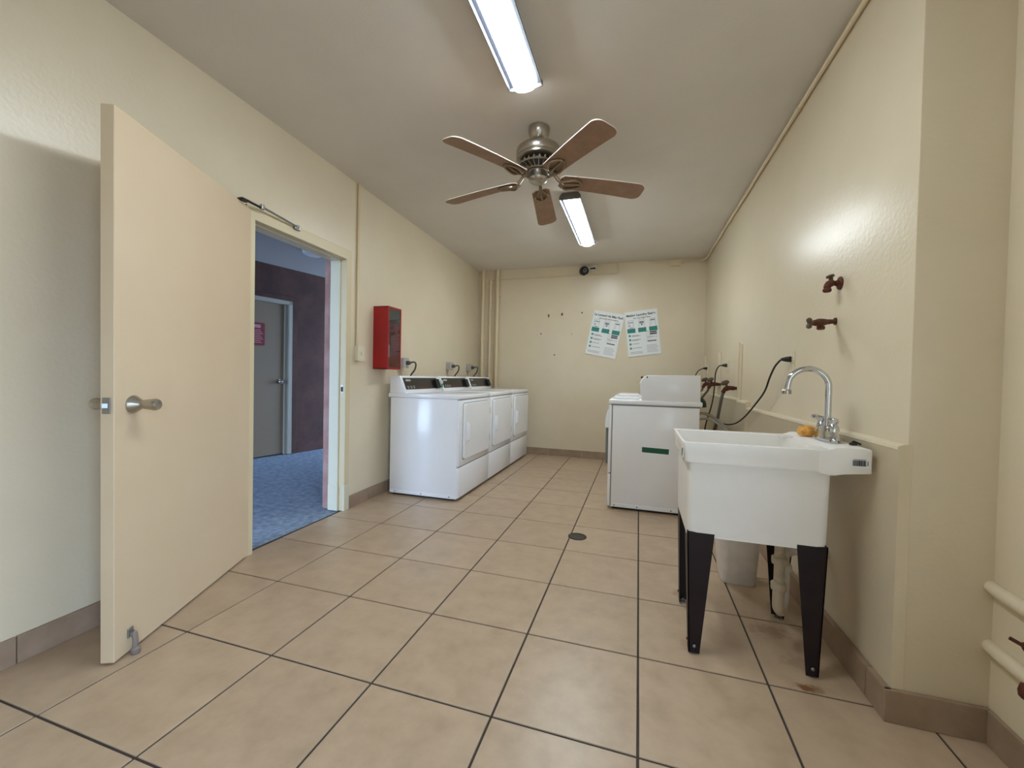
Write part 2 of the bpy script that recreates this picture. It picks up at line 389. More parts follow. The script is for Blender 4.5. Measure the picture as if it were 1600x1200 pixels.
# local: x along the wall, y into the wall (+y = away from camera side)
WD = D1 - D0
m = MB(); m.box((0.03, 0.05, 0.01), (WD-0.075, 0.09, DH-0.03), 0.002); m.build('door_leaf', M['greydoor'], cdoor, smooth=False)
m = MB()
m.box((0, -0.008, 0), (0.05, 0.12, DH), 0.002); m.box((WD-0.05, -0.008, 0), (WD, 0.12, DH), 0.002); m.box((0, -0.008, DH-0.05), (WD, 0.12, DH), 0.002)
m.box((WD-0.085, 0.02, 0), (WD-0.05, 0.05, DH-0.05)); m.build('door_frame', M['dimframe'], cdoor, smooth=False)
m = MB(); m.box((WD, -0.012, 0), (WD+0.06, 0.02, DH+0.02), 0.003); m.box((0, -0.012, DH), (WD+0.06, 0.02, DH+0.06), 0.003); m.build('door_surround', M['redwall'], cdoor, smooth=False)
m = MB(); m.lathe([(0.032, 0), (0.032, 0.01), (0.012, 0.015), (0.012, 0.035), (0.026, 0.045), (0.028, 0.06), (0.018, 0.07), (0, 0.072)], (WD-0.15, 0.05, 0.95), (0, -1, 0), 16); m.build('door_knob', M['nickel'], cdoor)

cs = cw(0.02, -0.035, 1.54)
sg = thing('door_sign', cs, 'red sign with white lettering on the corridor door', 'sign', rot=(PI/2, 0, math.atan2(CD.y, CD.x)))
m = MB(); m.loft([rr(-0.11, 0.11, -0.14, 0.14, z, 0.015) for z in (-0.012, 0.0)]); m.build('sign_board', M['signred'], sg, smooth=False)
m = MB(); m.box((-0.085, 0.075, 0), (0.06, 0.115, 0.001)); m.build('heading_box', M['signwhite'], sg, smooth=False)
m = MB()
for k in range(8):
    zz = 0.05 - k*0.022; m.box((-0.09, zz-0.004, 0), (0.06 + 0.03*((k*7) % 3)/2, zz+0.003, 0.0008))
tag(m.build('lettering', M['signwhite'], sg, smooth=False), kind='stuff')
m = MB((-3.49, 2.06, 2.42)); m.lathe([(0.12, 0), (0.12, -0.02), (0.108, -0.04), (0.07, -0.054), (0, -0.058)], (-3.49, 2.06, 2.42), n=28)
o = m.build('ceiling_lamp', M['lampwhite']); tag(o, 'round white ceiling lamp, unlit, outside in the corridor', 'lamp')

# ground outside the rear doorway
m = MB(); m.box((-30, -30, -0.3), (30, -4.2, -0.12)); m.box((1.2, -4.2, -0.3), (30, 20, -0.12)); tag(m.build('ground', M['ground'], smooth=False), 'grey asphalt ground outside', 'ground', kind='structure')

# ------------------------------------------------------------------ door frame and the open door
fr = thing('trim_1', (LX(0.6), 0.6, 0), 'cream metal frame around the doorway on the left', 'door frame', kind='structure')
fo = (LX(0.6), 0.6, 0)
def fx(y, d): return LX(y) + d
m = MB(fo)
m.prism([(fx(1.0, .014), 1.012, 0), (fx(1.07, .014), 1.068, 0), (fx(1.07, -.01), 1.068, 0), (fx(1.05, -.01), 1.046, 0), (fx(1.05, -.125), 1.046, 0), (fx(1.02, -.125), 1.012, 0)], (0, 0, 2.03), 0.002)
m.build('jamb', M['frame'], fr, smooth=False)
m = MB(fo)
m.prism([(fx(.15, .014), 0.142, 0), (fx(.2, .014), 0.198, 0), (fx(.2, -.125), 0.198, 0), (fx(.16, -.125), 0.164, 0), (fx(.16, -.01), 0.164, 0), (fx(.15, -.01), 0.142, 0)], (0, 0, 2.03), 0.002)
m.build('jamb', M['frame'], fr, smooth=False)
m = MB(fo)
m.prism([(fx(.14, .0142), 0.142, 1.958), (fx(.14, .0142), 0.142, 2.031), (fx(.14, -.01), 0.142, 2.031), (fx(.14, -.01), 0.142, 1.985), (fx(.14, -.125), 0.142, 1.985), (fx(.14, -.125), 0.142, 1.958)], (fx(1.068, 0)-fx(.142, 0), .926, 0), 0.002)
m.build('head', M['frame'], fr, smooth=False)
m = MB(fo)
m.prism([(fx(1.0, -.04), 0.998, 0), (fx(1.0, -.04), 1.013, 0), (fx(1.0, -.128), 1.013, 0), (fx(1.0, -.128), 0.998, 0)], (0, 0, 1.96), 0.002)
m.prism([(fx(.2, -.04), 0.198, 1.950), (fx(.2, -.128), 0.198, 1.950), (fx(.2, -.128), 0.198, 1.96), (fx(.2, -.04), 0.198, 1.96)], (fx(1., 0)-fx(.2, 0), .8, 0), 0.002)
m.build('door_stop_strip', M['jamb'], fr, smooth=False)
m = MB(fo)   # thick repainted foot of the jamb
m.prism([(fx(1.0, .0165), 1.0095, 0), (fx(1.07, .0165), 1.0705, 0), (fx(1.07, 0.0), 1.0705, 0), (fx(1.05, 0.0), 1.0095, 0)], (0, 0, 0.20), 0.003)
m.prism([(fx(1.0, -.037), 0.995, 0), (fx(1.0, -.037), 1.013, 0), (fx(1.0, -.1285), 1.013, 0), (fx(1.0, -.1285), 0.995, 0)], (0, 0, 0.20), 0.003)
m.build('jamb_foot', M['jamb'], fr, smooth=False)
m = MB(fo); m.box((fx(1.0, -.030), 1.0105, 0.925), (fx(1.0, -.006), 1.0125, 0.985)); m.build('strike_plate', M['nickel'], fr, smooth=False)
m = MB(fo); m.box((fx(1.0, -.026), 1.0095, 0.935), (fx(1.0, -.008), 1.0115, 0.972)); m.build('strike_hole', M['black'], fr, smooth=False)
m = MB(fo)   # outer stucco reveal
m.prism([(fx(1.0, -.126), 1.02, 0), (fx(1.0, -.126), 1.05, 0), (fx(1.0, -.20), 1.05, 0), (fx(1.0, -.20), 1.02, 0)], (0, 0, 2.03), 0.003)
m.build('outer_reveal', M['pink'], fr, smooth=False)

HX, HY = -2.190, 0.200; DL = 0.952
door = tag(bpy.data.objects.new('door_1', None), 'cream flush door standing wide open against the left wall', 'door', kind='structure'); COL.objects.link(door)
door.location = (HX, HY, 0); door.rotation_euler = (0, 0, math.atan2(-0.920, 0.391))
m = MB(); m.box((0, -0.046, 0.008), (DL, 0, 2.012), 0.002); leaf = m.build('door_leaf', M['door'], door, smooth=False)
# scuffed bottom corner
for v in leaf.data.vertices:
    if v.co.x > DL-0.01 and v.co.z < 0.03: v.co.x -= 0.006
def knob(mb, x, y, z, s):
    mb.lathe([(0.033, 0), (0.034, 0.004), (0.030, 0.012), (0.018, 0.030), (0.0155, 0.036), (0.0175, 0.042), (0.022, 0.075), (0.0225, 0.082), (0.019, 0.090), (0.008, 0.088), (0, 0.086)], (x, y, z), (0, s, 0), 28)
m = MB(); knob(m, DL-0.085, 0.0, 0.945, 1); m.build('door_knob', M['nickel'], door)
m = MB(); knob(m, DL-0.085, -0.046, 0.945, -1); m.build('door_knob', M['nickel'], door)
m = MB(); m.box((DL-0.001, -0.036, 0.916), (DL+0.002, -0.010, 0.974), 0.0006); m.build('latch_plate', M['grey'], door, smooth=False)
m = MB(); m.prism([(DL+0.001, -0.030, 0.936), (DL+0.001, -0.016, 0.936), (DL+0.012, -0.030, 0.936)], (0, 0, 0.018), 0.001); m.build('latch_bolt', M['grey'], door, smooth=False)
m = MB(); m.box((DL-0.088, 0, 0.062), (DL-0.062, 0.006, 0.098), 0.002); m.box((DL-0.084, 0.004, 0.066), (DL-0.066, 0.022, 0.084), 0.003)
ks = m.build('kick_down_stop', M['grey'], door)
m = MB(); m.tube([(DL-0.075, 0.016, 0.08), (DL-0.073, 0.022, 0.05), (DL-0.072, 0.022, 0.024)], 0.009, 10, 4); m.build('stop_arm', M['rubbergrey'], ks)
m = MB(); m.lathe([(0.013, 0.0), (0.0155, 0.004), (0.015, 0.02), (0.010, 0.026)], (DL-0.072, 0.024, 0.001), n=16); m.build('rubber_foot', M['rubbergrey'], ks)
# hold-open arm on top of the door
ca = thing('door_closer_arm', (-2.14, 0.21, 2.03), 'dark jointed closer arm linking door top and door frame head', 'door closer')
ao = (-2.14, 0.21, 2.03)
m = MB(ao); m.tube([(-2.125, 0.075, 2.026), (-2.14, 0.21, 2.026)], 0.007, 8); m.box((-2.14, 0.05, 2.013), (-2.105, 0.10, 2.024), 0.002); m.build('lower_arm', M['black'], ca)
m = MB(ao); m.tube([(-2.14, 0.20, 2.034), (-2.168, 0.49, 2.022)], 0.0065, 8); m.build('upper_arm', M['grey'], ca)
m = MB(ao); m.lathe([(0.012, -0.012), (0.014, 0), (0.012, 0.016), (0, 0.018)], (-2.14, 0.207, 2.03), n=14); m.build('elbow_joint', M['grey'], ca)
m = MB(ao); m.box((LX(.5)+0.013, 0.475, 2.004), (LX(.5)+0.034, 0.525, 2.03), 0.003); m.lathe([(0.010, -0.01), (0.012, 0.01), (0, 0.016)], (-2.168, 0.497, 2.02), n=12); m.build('frame_bracket', M['grey'], ca)

# ------------------------------------------------------------------ laundry machines
def screws(pts, ax, parent, o=(0, 0, 0), r=0.006):
    for p in pts:
        m = MB(o); m.lathe([(r, 0), (r, 0.002), (0, 0.0035)], p, ax, 10); m.build('screw', M['whiteseam'], parent)

def make_dryer(loc, label):
    """local: x from back (0) to front (.685), y from near side (0) to far side (.737)"""
    D, Wd = 0.685, 0.737
    t = thing('dryer', loc, label, 'dryer', 'white dryers in a row on the left wall')
    m = MB(); m.box((0.01, 0.004, 0.018), (D-0.02, Wd-0.004, 0.872), 0.006, 2); m.build('cabinet', M['white'], t)
    m = MB(); m.box((-0.012, -0.003, 0.872), (D+0.004, Wd+0.003, 0.912), 0.010, 3); m.build('top_panel', M['white'], t)
    m = MB(); m.box((D-0.022, 0.0, 0.298), (D, Wd, 0.866), 0.006, 2); fp = m.build('front_panel', M['white'], t)
    m = MB(); m.box((D-0.022, 0.0, 0.030), (D, Wd, 0.290), 0.006, 2); m.build('lower_panel', M['white'], t)
    for z0, z1 in ((0.285, 0.302), (0.86, 0.875)):
        m = MB(); m.box((D-0.03, 0.01, z0), (D-0.006, Wd-0.01, z1)); m.build('panel_gap', M['whiteseam'], t, smooth=False)
    # door: rounded rectangle slab standing a little proud
    m = MB()
    lp = []
    for x, ins in ((0.0, 0.0), (0.016, 0.0), (0.020, 0.004), (0.021, 0.012)):
        lp.append([(D + x, a, b) for (a, b, _) in rr(0.075+ins, 0.69-ins, 0.352+ins, 0.838-ins, 0, 0.03-ins*0.5, 4)])
    m.loft(lp); dr = m.build('door', M['white'], t)
    m = MB(); m.loft([[(D + x, a, b) for (a, b, _) in rr(0.070, 0.695, 0.347, 0.843, 0, 0.032, 4)] for x in (-0.002, 0.0015)]); m.build('door_seal', M['whiteseam'], dr, smooth=False)
    m = MB(); m.box((D+0.018, 0.105, 0.505), (D+0.032, 0.150, 0.672), 0.006, 2); m.box((D+0.030, 0.112, 0.515), (D+0.050, 0.130, 0.662), 0.006, 2); m.build('handle', M['white'], dr)
    for z in (0.735, 0.46):
        m = MB(); m.box((D+0.002, 0.692, z-0.032), (D+0.018, 0.712, z+0.032), 0.003); m.build('hinge', M['boxgrey'], t)
    # console with slanted black control panel
    m = MB(); m.prism([(0.0, 0.006, 0.911), (0.0, 0.006, 1.062), (0.10, 0.006, 1.066), (0.155, 0.006, 0.928), (0.158, 0.006, 0.911)], (0, Wd-0.02, 0), 0.004, 2); cn = m.build('console', M['white'], t)
    a = Vector((0.104, 0, 1.056)); b = Vector((0.1515, 0, 0.937)); n = Vector((b-a)).cross(Vector((0, 1, 0))).normalized()
    if n.x < 0: n = -n
    def on(s, y, k): return a + (b-a)*s + Vector((0, y, 0)) + n*k
    def pan(mb, s0, s1, y0, y1, k0, k1): mb.prism([on(s0, y0, k0), on(s1, y0, k0), on(s1, y1, k0), on(s0, y1, k0)], n*(k1-k0))
    m = MB(); pan(m, 0.08, 0.95, 0.035, 0.66, -0.001, 0.003); m.build('control_panel', M['blackplastic'], cn, smooth=False)
    m = MB()
    for i in range(2):
        for j in range(3): pan(m, 0.70+0.11*i, 0.76+0.11*i, 0.065+0.05*j, 0.09+0.05*j, 0.0025, 0.0045)
    pan(m, 0.2, 0.34, 0.07, 0.15, 0.0025, 0.0035)
    tag(m.build('buttons', M['boxgrey'], cn, smooth=False), kind='stuff')
    m = MB(); pan(m, 0.80, 0.845, 0.25, 0.47, 0.0025, 0.0034); m.build('print_strip', M['orangeink'], cn, smooth=False)
    m = MB(); pan(m, 0.25, 0.97, 0.585, 0.665, 0.001, 0.03); m.build('card_slot', M['black'], cn, smooth=False)
    m = MB(); pan(m, 0.02, 0.98, 0.668, 0.715, 0.0, 0.012); m.build('end_cap', M['white'], cn, smooth=False)
    # base
    m = MB(); m.box((0.03, 0.03, 0.0), (D-0.05, Wd-0.03, 0.02)); m.build('base', M['black'], t, smooth=False)
    m = MB(); m.box((0.015, 0.0015, 0.022), (D-0.03, 0.006, 0.05), 0.001); m.build('bottom_flange', M['white'], t, smooth=False)
    screws([(0.07, 0.0015, 0.036), (0.33, 0.0015, 0.036), (0.60, 0.0015, 0.036)], (0, -1, 0), t)
    return t
d1 = make_dryer((-2.153, 1.535, 0), 'nearest white dryer, beside the doorway, with a small green card on its console')
d2 = dup(d1, (-2.153, 2.287, 0), 'middle white dryer of the row of three on the left wall')
d3 = dup(d1, (-2.153, 3.040, 0), 'farthest white dryer, next to the corner pipes')
# card stuck on the first console
cardo = (-2.153+0.152, 1.535+0.70, 0.99)
cd_ = thing('coin_card', cardo, 'small white and green card stuck on the end of the nearest dryer console', 'card')
m = MB(); m.box((0.0, -0.022, -0.045), (0.012, 0.025, 0.035), 0.002); m.build('card_body', M['tape'], cd_, smooth=False)
m = MB(); m.box((0.011, -0.020, -0.040), (0.0135, 0.023, 0.000)); m.build('green_band', M['tape2'], cd_, smooth=False)

def make_washer(loc, label):
    """local: x from front (0, facing the dryers) to back (.70), y from near side (0) to far side (.70)"""
    t = thing('washing_machine', loc, label, 'washing machine', 'white washing machines on the right')
    Wd = 0.70
    m = MB(); m.box((0.026, 0.003, 0.02), (0.69, Wd-0.003, 0.868), 0.005, 2); m.build('cabinet', M['white'], t)
    m = MB(); m.box((-0.002, -0.003, 0.868), (0.71, Wd+0.003, 0.910), 0.012, 3); m.build('top_panel', M['white'], t)
    m = MB(); m.box((0.0, 0.0, 0.300), (0.026, Wd, 0.862), 0.006, 2); m.build('front_panel', M['white'], t)
    m = MB(); m.box((0.0, 0.0, 0.025), (0.026, Wd, 0.294), 0.006, 2); m.build('lower_panel', M['white'], t)
    for a, b in (((0.016, 0.0015, 0.03), (0.032, 0.01, 0.86)), ((0.006, 0.004, 0.290), (0.03, Wd-0.004, 0.304)), ((0.02, 0.0012, 0.860), (0.69, 0.01, 0.871))):
        m = MB(); m.box(a, b); m.build('panel_gap', M['whiteseam'], t, smooth=False)
    # bulged detergent drawer and round door on the front
    m = MB()
    pr_ = [(0.0, 0.67), (-0.030, 0.672), (-0.030, 0.70), (-0.026, 0.75), (-0.016, 0.80), (-0.004, 0.828), (0.0, 0.83)]
    m.prism([(x, 0.02, z) for x, z in pr_], (0, Wd-0.04, 0), 0.002); m.build('detergent_drawer', M['white'], t)
    m = MB(); m.lathe([(0.19, 0), (0.19, 0.02), (0.175, 0.026), (0.15, 0.024)], (0.0, Wd/2, 0.48), (-1, 0, 0), 36); dr = m.build('door', M['boxgrey'], t)
    m = MB(); m.lathe([(0.15, 0.022), (0.13, 0.026), (0.08, 0.027), (0, 0.028)], (0.0, Wd/2, 0.48), (-1, 0, 0), 36); m.build('door_glass', M['domedark'], dr)
    m = MB(); m.box((-0.026, 0.08, 0.36), (-0.001, 0.13, 0.66), 0.006, 2); m.build('door_latch', M['whiteseam'], dr)
    # rear control box
    m = MB(); m.prism([(0.255, 0.006, 0.909), (0.240, 0.006, 1.045), (0.275, 0.006, 1.100), (0.29, 0.006, 1.112), (0.69, 0.006, 1.118), (0.695, 0.006, 0.909)], (0, Wd-0.012, 0), 0.006, 2); cn = m.build('console', M['white'], t)
    m = MB(); m.lathe([(0.008, 0), (0.008, 0.014), (0.005, 0.016), (0, 0.016)], (0.262, 0.05, 1.092), (-0.8, 0, 0.55), 12); m.build('lock', M['rust'], cn)
    m = MB(); m.box((0.290, 0.003, 1.088), (0.298, 0.008, 1.106), 0.002); m.build('lock_slot', M['black'], cn)
    m = MB(); m.box((0.035, 0.06, 0.909), (0.235, Wd-0.06, 0.924), 0.006, 2); m.build('top_lid', M['white'], t)
    m = MB(); m.box((0.04, 0.03, 0.0), (0.66, Wd-0.03, 0.022)); m.build('base', M['black'], t, smooth=False)
    m = MB(); m.box((0.035, 0.0, 0.024), (0.685, 0.006, 0.052), 0.001); m.build('bottom_flange', M['white'], t, smooth=False)
    screws([(0.06, 0.0, 0.037), (0.24, 0.0, 0.037), (0.5, 0.0, 0.037)], (0, -1, 0), t)
    return t
w1 = make_washer((-0.255, 1.826, 0), 'nearer white washing machine behind the sink, with a green strip on its side')
w2 = dup(w1, (-0.255, 2.575, 0), 'farther white washing machine, mostly hidden behind the nearer one')
m = MB((0.116, 1.826, 0.505)); m.prism([(0.014, 1.8275, 0.489), (0.217, 1.8275, 0.484), (0.219, 1.8275, 0.526), (0.014, 1.8275, 0.531)], (0, 0.0018, 0))
st = m.build('green_strip', M['green'], w1, smooth=False); st.location = (0.371, 0, 0.505); st['label'] = 'dark green strip stuck on the side'

# ------------------------------------------------------------------ utility sink
so = (0.40, 0.27, 0)
sk = thing('utility_sink', so, 'white plastic utility sink on four black metal legs', 'sink')
X0, X1, Y0, Y1 = 0.155, 0.655, 0.064, 0.525
m = MB(so)
loops = [rr(X0+0.018, X1-0.012, Y0+0.025, Y1-0.02, 0.468, 0.03), rr(X0+0.017, X1-0.011, Y0+0.024, Y1-0.019, 0.476, 0.035),
         rr(X0+0.016, X1-0.010, Y0+0.018, Y1-0.018, 0.50, 0.03),
         rr(X0+0.014, X1-0.008, Y0+0.014, Y1-0.014, 0.760, 0.022), rr(X0+0.002, X1-0.002, Y0+0.001, Y1-0.001, 0.762, 0.02),
         rr(X0-0.002, X1, Y0, Y1, 0.80, 0.018), rr(X0-0.010, X1, Y0-0.004, Y1+0.004, 0.836, 0.016), rr(X0-0.009, X1, Y0-0.003, Y1+0.003, 0.840, 0.016),
         rr(X0-0.001, X1-0.01, Y0+0.006, Y1-0.006, 0.841, 0.016), rr(X0+0.006, X1-0.03, Y0+0.012, Y1-0.012, 0.834, 0.02),
         rr(X0+0.03, X1-0.05, Y0+0.035, Y1-0.035, 0.62, 0.04), rr(X0+0.05, X1-0.07, Y0+0.055, Y1-0.055, 0.505, 0.05), rr(X0+0.07, X1-0.09, Y0+0.075, Y1-0.075, 0.494, 0.05)]
m.loft(loops); m.build('basin', M['sink'], sk, angle=32)
# raised faucet deck with its own apron
m = MB(so)
prof = [(0.600, 0.838), (0.622, 0.8385), (0.645, 0.852), (0.660, 0.853), (0.750, 0.853), (0.754, 0.848), (0.754, 0.766), (0.668, 0.762), (0.650, 0.752), (0.618, 0.7515), (0.600, 0.758)]
m.prism([(x, Y0-0.004, z) for x, z in prof], (0, Y1-Y0+0.008, 0), 0.003, 2); m.build('faucet_deck', M['sink'], sk, angle=50)
for y0 in (0.075, 0.415):
    m = MB(so)
    for k in range(6): m.prism([(0.585, y0+0.012*k, 0.838), (0.625, y0+0.012*k, 0.8395), (0.632, y0+0.012*k, 0.8445), (0.600, y0+0.012*k, 0.8445)], (0, 0.006, 0))
    tag(m.build('soap_ribs', M['sink'], sk, smooth=False), kind='stuff')
def leg(cx, cy, sx, sy, name='leg'):
    # tapered angle iron: two flanges meeting at the outer corner
    m = MB(so)
    a, b = 0.098, 0.040
    top, th = 0.485, 0.004
    ox = -0.010*sx if False else 0.0
    cbx = cx - sx*0.016
    m.prism([(cx, cy, top), (cx - sx*a, cy, top), (cbx - sx*b, cy, 0.006), (cbx, cy, 0.006)], (0, -sy*th, 0))
    m.prism([(cx, cy, top), (cx, cy - sy*a, top), (cbx, cy - sy*b, 0.006), (cbx, cy, 0.006)], (-sx*th, 0, 0))
    o = m.build(name, M['leg'], sk, smooth=False)
    m = MB(so); m.lathe([(0.013, 0.0), (0.013, 0.006), (0.005, 0.008), (0.005, 0.02)], (cbx - sx*0.018, cy - sy*0.016, 0.0), n=12); m.build('leveling_foot', M['grey'], o)
    m = MB(so); m.lathe([(0.006, 0.0), (0.006, 0.004), (0, 0.006)], (cbx - sx*0.02, cy, 0.035), (0, sy, 0), 10); m.build('bolt', M['grey'], o)
    m = MB(so); m.lathe([(0.005, 0.0), (0.005, 0.006), (0, 0.008)], (cbx, cy - sy*0.016, 0.05), (sx, 0, 0), 10); m.build('bolt', M['rust'], o)
leg(X0+0.019, Y0+0.022, -1, -1); leg(X1-0.010, Y0+0.022, 1, -1); leg(X0+0.019, Y1-0.020, -1, 1); leg(X1-0.010, Y1-0.020, 1, 1)
# shipping labels with bar codes
m = MB(so); m.box((0.690, Y0-0.0052, 0.786), (0.746, Y0-0.0042, 0.818)); lb = m.build('barcode_label', M['paper'], sk, smooth=False)
m = MB(so); x = 0.697; random.seed(11)
while x < 0.736:
    w = random.choice((0.0006, 0.0012, 0.002)); m.box((x, Y0-0.0058, 0.793), (x+w, Y0-0.0050, 0.813)); x += w + random.choice((0.0006, 0.001))
m.box((0.700, Y0-0.0058, 0.8150), (0.736, Y0-0.0050, 0.8165)); m.box((0.740, Y0-0.0058, 0.795), (0.742, Y0-0.005, 0.811)); tag(m.build('bars', M['ink'], lb, smooth=False), kind='stuff')
m = MB(so); m.box((X0-0.006, 0.085, 0.775), (X0-0.003, 0.125, 0.815)); lb = m.build('side_label', M['paper'], sk, smooth=False)
m = MB(so)
for k in range(4): m.box((X0-0.0068, 0.092+0.008*k, 0.780), (X0-0.0055, 0.096+0.008*k, 0.810))
tag(m.build('side_print', M['ink'], lb, smooth=False), kind='stuff')
# drain pipe under the tub
dp = thing('drain_pipe', (0.565, 0.33, 0.1), 'white plastic drain pipe with trap under the sink', 'pipe')
do = (0.565, 0.33, 0.1); px, py = 0.565, 0.33
m = MB(do); m.cyl((px, py, 0.47), (px, py, 0.14), 0.020, n=16); m.build('tailpiece', M['pvc'], dp)
m = MB(do); m.tube([(px, py, 0.20), (px, py, 0.13), (px+0.012, py+0.014, 0.105), (px+0.022, py+0.036, 0.1), (px+0.032, py+0.058, 0.11), (px+0.040, py+0.074, 0.15), (px+0.040, py+0.074, 0.29)], 0.022, 14, 4); m.build('trap', M['pvc'], dp)
for z in (0.325, 0.215):
    m = MB(do); m.lathe([(0.024, -0.016), (0.030, -0.014), (0.031, 0.010), (0.027, 0.016), (0.022, 0.018)], (px, py, z), n=10); m.build('coupling_nut', M['pvc'], dp)
m = MB(do); m.lathe([(0.024, -0.014), (0.030, -0.012), (0.030, 0.012), (0.024, 0.016)], (px+0.040, py+0.074, 0.27), n=10); m.build('coupling_nut', M['pvc'], dp)
m = MB(do); m.tube([(px+0.040, py+0.074, 0.28), (px+0.045, py+0.076, 0.33), (px+0.10, py+0.078, 0.35), (RX(.4)-0.015, py+0.078, 0.35)], 0.020, 12, 4); m.build('waste_arm', M['pvc'], dp)

# faucet
fc = (0.690, 0.250, 0.855)
fa = thing('faucet', fc, 'chrome gooseneck faucet with two lever handles on the sink deck', 'faucet')
m = MB(fc)
def oval(z, a, b): return [(0.690 + a*math.cos(2*PI*k/28), 0.250 + b*math.sin(2*PI*k/28), z) for k in range(28)]
m.loft([oval(0.855, 0.030, 0.088), oval(0.864, 0.031, 0.089), oval(0.868, 0.030, 0.086), oval(0.872, 0.027, 0.080), oval(0.888, 0.025, 0.075), oval(0.905, 0.021, 0.066), oval(0.912, 0.014, 0.058)]); m.build('base_plate', M['chrome'], fa)
for s in (-1, 1):
    y = 0.250 + s*0.051
    m = MB(fc); m.lathe([(0.020, 0.04), (0.020, 0.050), (0.016, 0.062), (0.012, 0.068), (0.016, 0.074), (0.016, 0.086), (0.010, 0.092), (0, 0.093)], (0.690, y, 0.855), n=20); vb = m.build('valve_body', M['chrome'], fa)
    m = MB(fc); m.tube([(0.690, y, 0.936), (0.686, y+s*0.016, 0.939), (0.680, y+s*0.034, 0.940), (0.674, y+s*0.050, 0.939)], [0.008, 0.010, 0.011, 0.007], 10, 3); m.build('lever', M['chrome'], vb)
m = MB(fc)
pts = [(0.690, 0.25, 0.89), (0.690, 0.25, 0.95), (0.690, 0.25, 1.02), (0.690, 0.25, 1.065)]
for k in range(1, 11):
    a = PI*k/11*0.98; pts.append((0.620 + 0.070*math.cos(a), 0.25, 1.065 + 0.070*math.sin(a)))
pts += [(0.549, 0.25, 1.056), (0.547, 0.25, 1.048)]
m.tube(pts, 0.0112, 16, 2); m.lathe([(0.018, 0.0), (0.018, 0.008), (0.0135, 0.016)], (0.690, 0.25, 0.888), n=20); sp = m.build('spout', M['chrome'], fa)
m = MB(fc); m.lathe([(0.0165, 0), (0.0165, 0.014), (0.0135, 0.018)], (0.5465, 0.25, 1.033), n=18); m.build('aerator', M['nickel'], sp)

# sponge and plug on the deck
m = MB((0.662, 0.372, 0.855)); b2 = bmesh.new(); bmesh.ops.create_icosphere(b2, subdivisions=3, radius=1.0)
import mathutils.noise as mn
for v in b2.verts:
    n_ = 1 + 0.35*mn.noise(v.co*1.7) + 0.18*mn.noise(v.co*4.3)
    v.co = Vector((v.co.x*0.030*n_, v.co.y*0.042*n_, max(-0.0195, v.co.z*0.024*n_) + 0.0205))
    v.co += m.o + Vector((0, 0, 0))
for v in b2.verts: v.co -= m.o
m._merge(b2); o = m.build('sponge', M['sponge'], angle=180); tag(o, 'crumpled orange yellow sponge on the sink deck behind the faucet', 'sponge')
o2 = (0.735, 0.150, 0.855)
sc = thing('sink_plug', o2, 'small dark plug lying at the right end of the sink deck', 'plug')
m = MB(o2); m.lathe([(0.012, 0), (0.013, 0.004), (0.008, 0.008), (0.004, 0.009), (0.004, 0.014), (0, 0.015)], (0.735, 0.15, 0.855), n=14); m.build('stopper', M['black'], sc)
m = MB(o2); m.tube([(0.735, 0.15, 0.868), (0.745, 0.148, 0.864), (0.757, 0.146, 0.858)], 0.003, 8, 2); m.build('tab', M['black'], sc)

# waste bin behind the sink
bo = (0.51, 0.83, 0)
m = MB(bo)
lp = [rr(0.430, 0.590, 0.765, 0.935, 0.0, 0.03), rr(0.425, 0.595, 0.760, 0.940, 0.006, 0.035), rr(0.405, 0.615, 0.735, 0.965, 0.36, 0.045), rr(0.398, 0.622, 0.728, 0.972, 0.362, 0.045), rr(0.398, 0.622, 0.728, 0.972, 0.375, 0.045), rr(0.408, 0.612, 0.738, 0.962, 0.375, 0.04), rr(0.43, 0.59, 0.765, 0.935, 0.012, 0.03)]
m.loft(lp); o = m.build('waste_bin', M['bin'], angle=40); tag(o, 'white plastic waste bin on the floor behind the sink legs', 'bin')

# ------------------------------------------------------------------ ceiling fan
FX, FY = -0.645, 0.806
fn = thing('ceiling_fan', (FX, FY, H), 'brushed nickel ceiling fan with five brown blades', 'ceiling fan')
FO = (FX, FY, H)
def z(h): return h - H
c0 = (FX, FY, 0)
m = MB(FO); m.lathe([(0.060, H), (0.066, H-0.004), (0.066, H-0.020), (0.060, H-0.045), (0.044, H-0.070), (0.034, H-0.080), (0, H-0.080)], c0, n=32); m.build('canopy', M['nickel'], fn)
m = MB(FO); m.cyl((FX, FY, H-0.075), (FX, FY, 2.478), 0.018, n=14); m.lathe([(0.03, 2.506), (0.040, 2.502), (0.042, 2.492), (0.038, 2.486)], c0, n=20); m.build('downrod', M['darkgap'], fn)
m = MB(FO); m.lathe([(0.03, 2.462), (0.085, 2.455), (0.118, 2.444), (0.132, 2.430), (0.136, 2.412), (0.136, 2.372), (0.133, 2.366), (0.136, 2.360), (0.134, 2.338), (0.118, 2.322), (0.10, 2.318), (0, 2.318)], c0, n=40); m.build('motor_housing', M['nickel'], fn)
m = MB(FO); m.lathe([(0.095, 2.318), (0.09, 2.27), (0.0, 2.27)], c0, n=32); m.build('vent_core', M['darkgap'], fn)
m = MB(FO)
for k in range(20):
    a0 = 2*PI*k/20; 
    for da in (-0.10, 0.10): m.tube([(FX+0.108*math.cos(a0), FY+0.108*math.sin(a0), 2.318), (FX+0.100*math.cos(a0+da), FY+0.100*math.sin(a0+da), 2.270)], 0.004, 5)
tag(m.build('vent_fretwork', M['nickel'], fn), kind='stuff')
m = MB(FO); m.lathe([(0.10, 2.282), (0.128, 2.276), (0.128, 2.268), (0.075, 2.248), (0, 2.248)], c0, n=36); m.build('flywheel', M['darkgap'], fn)
m = MB(FO)
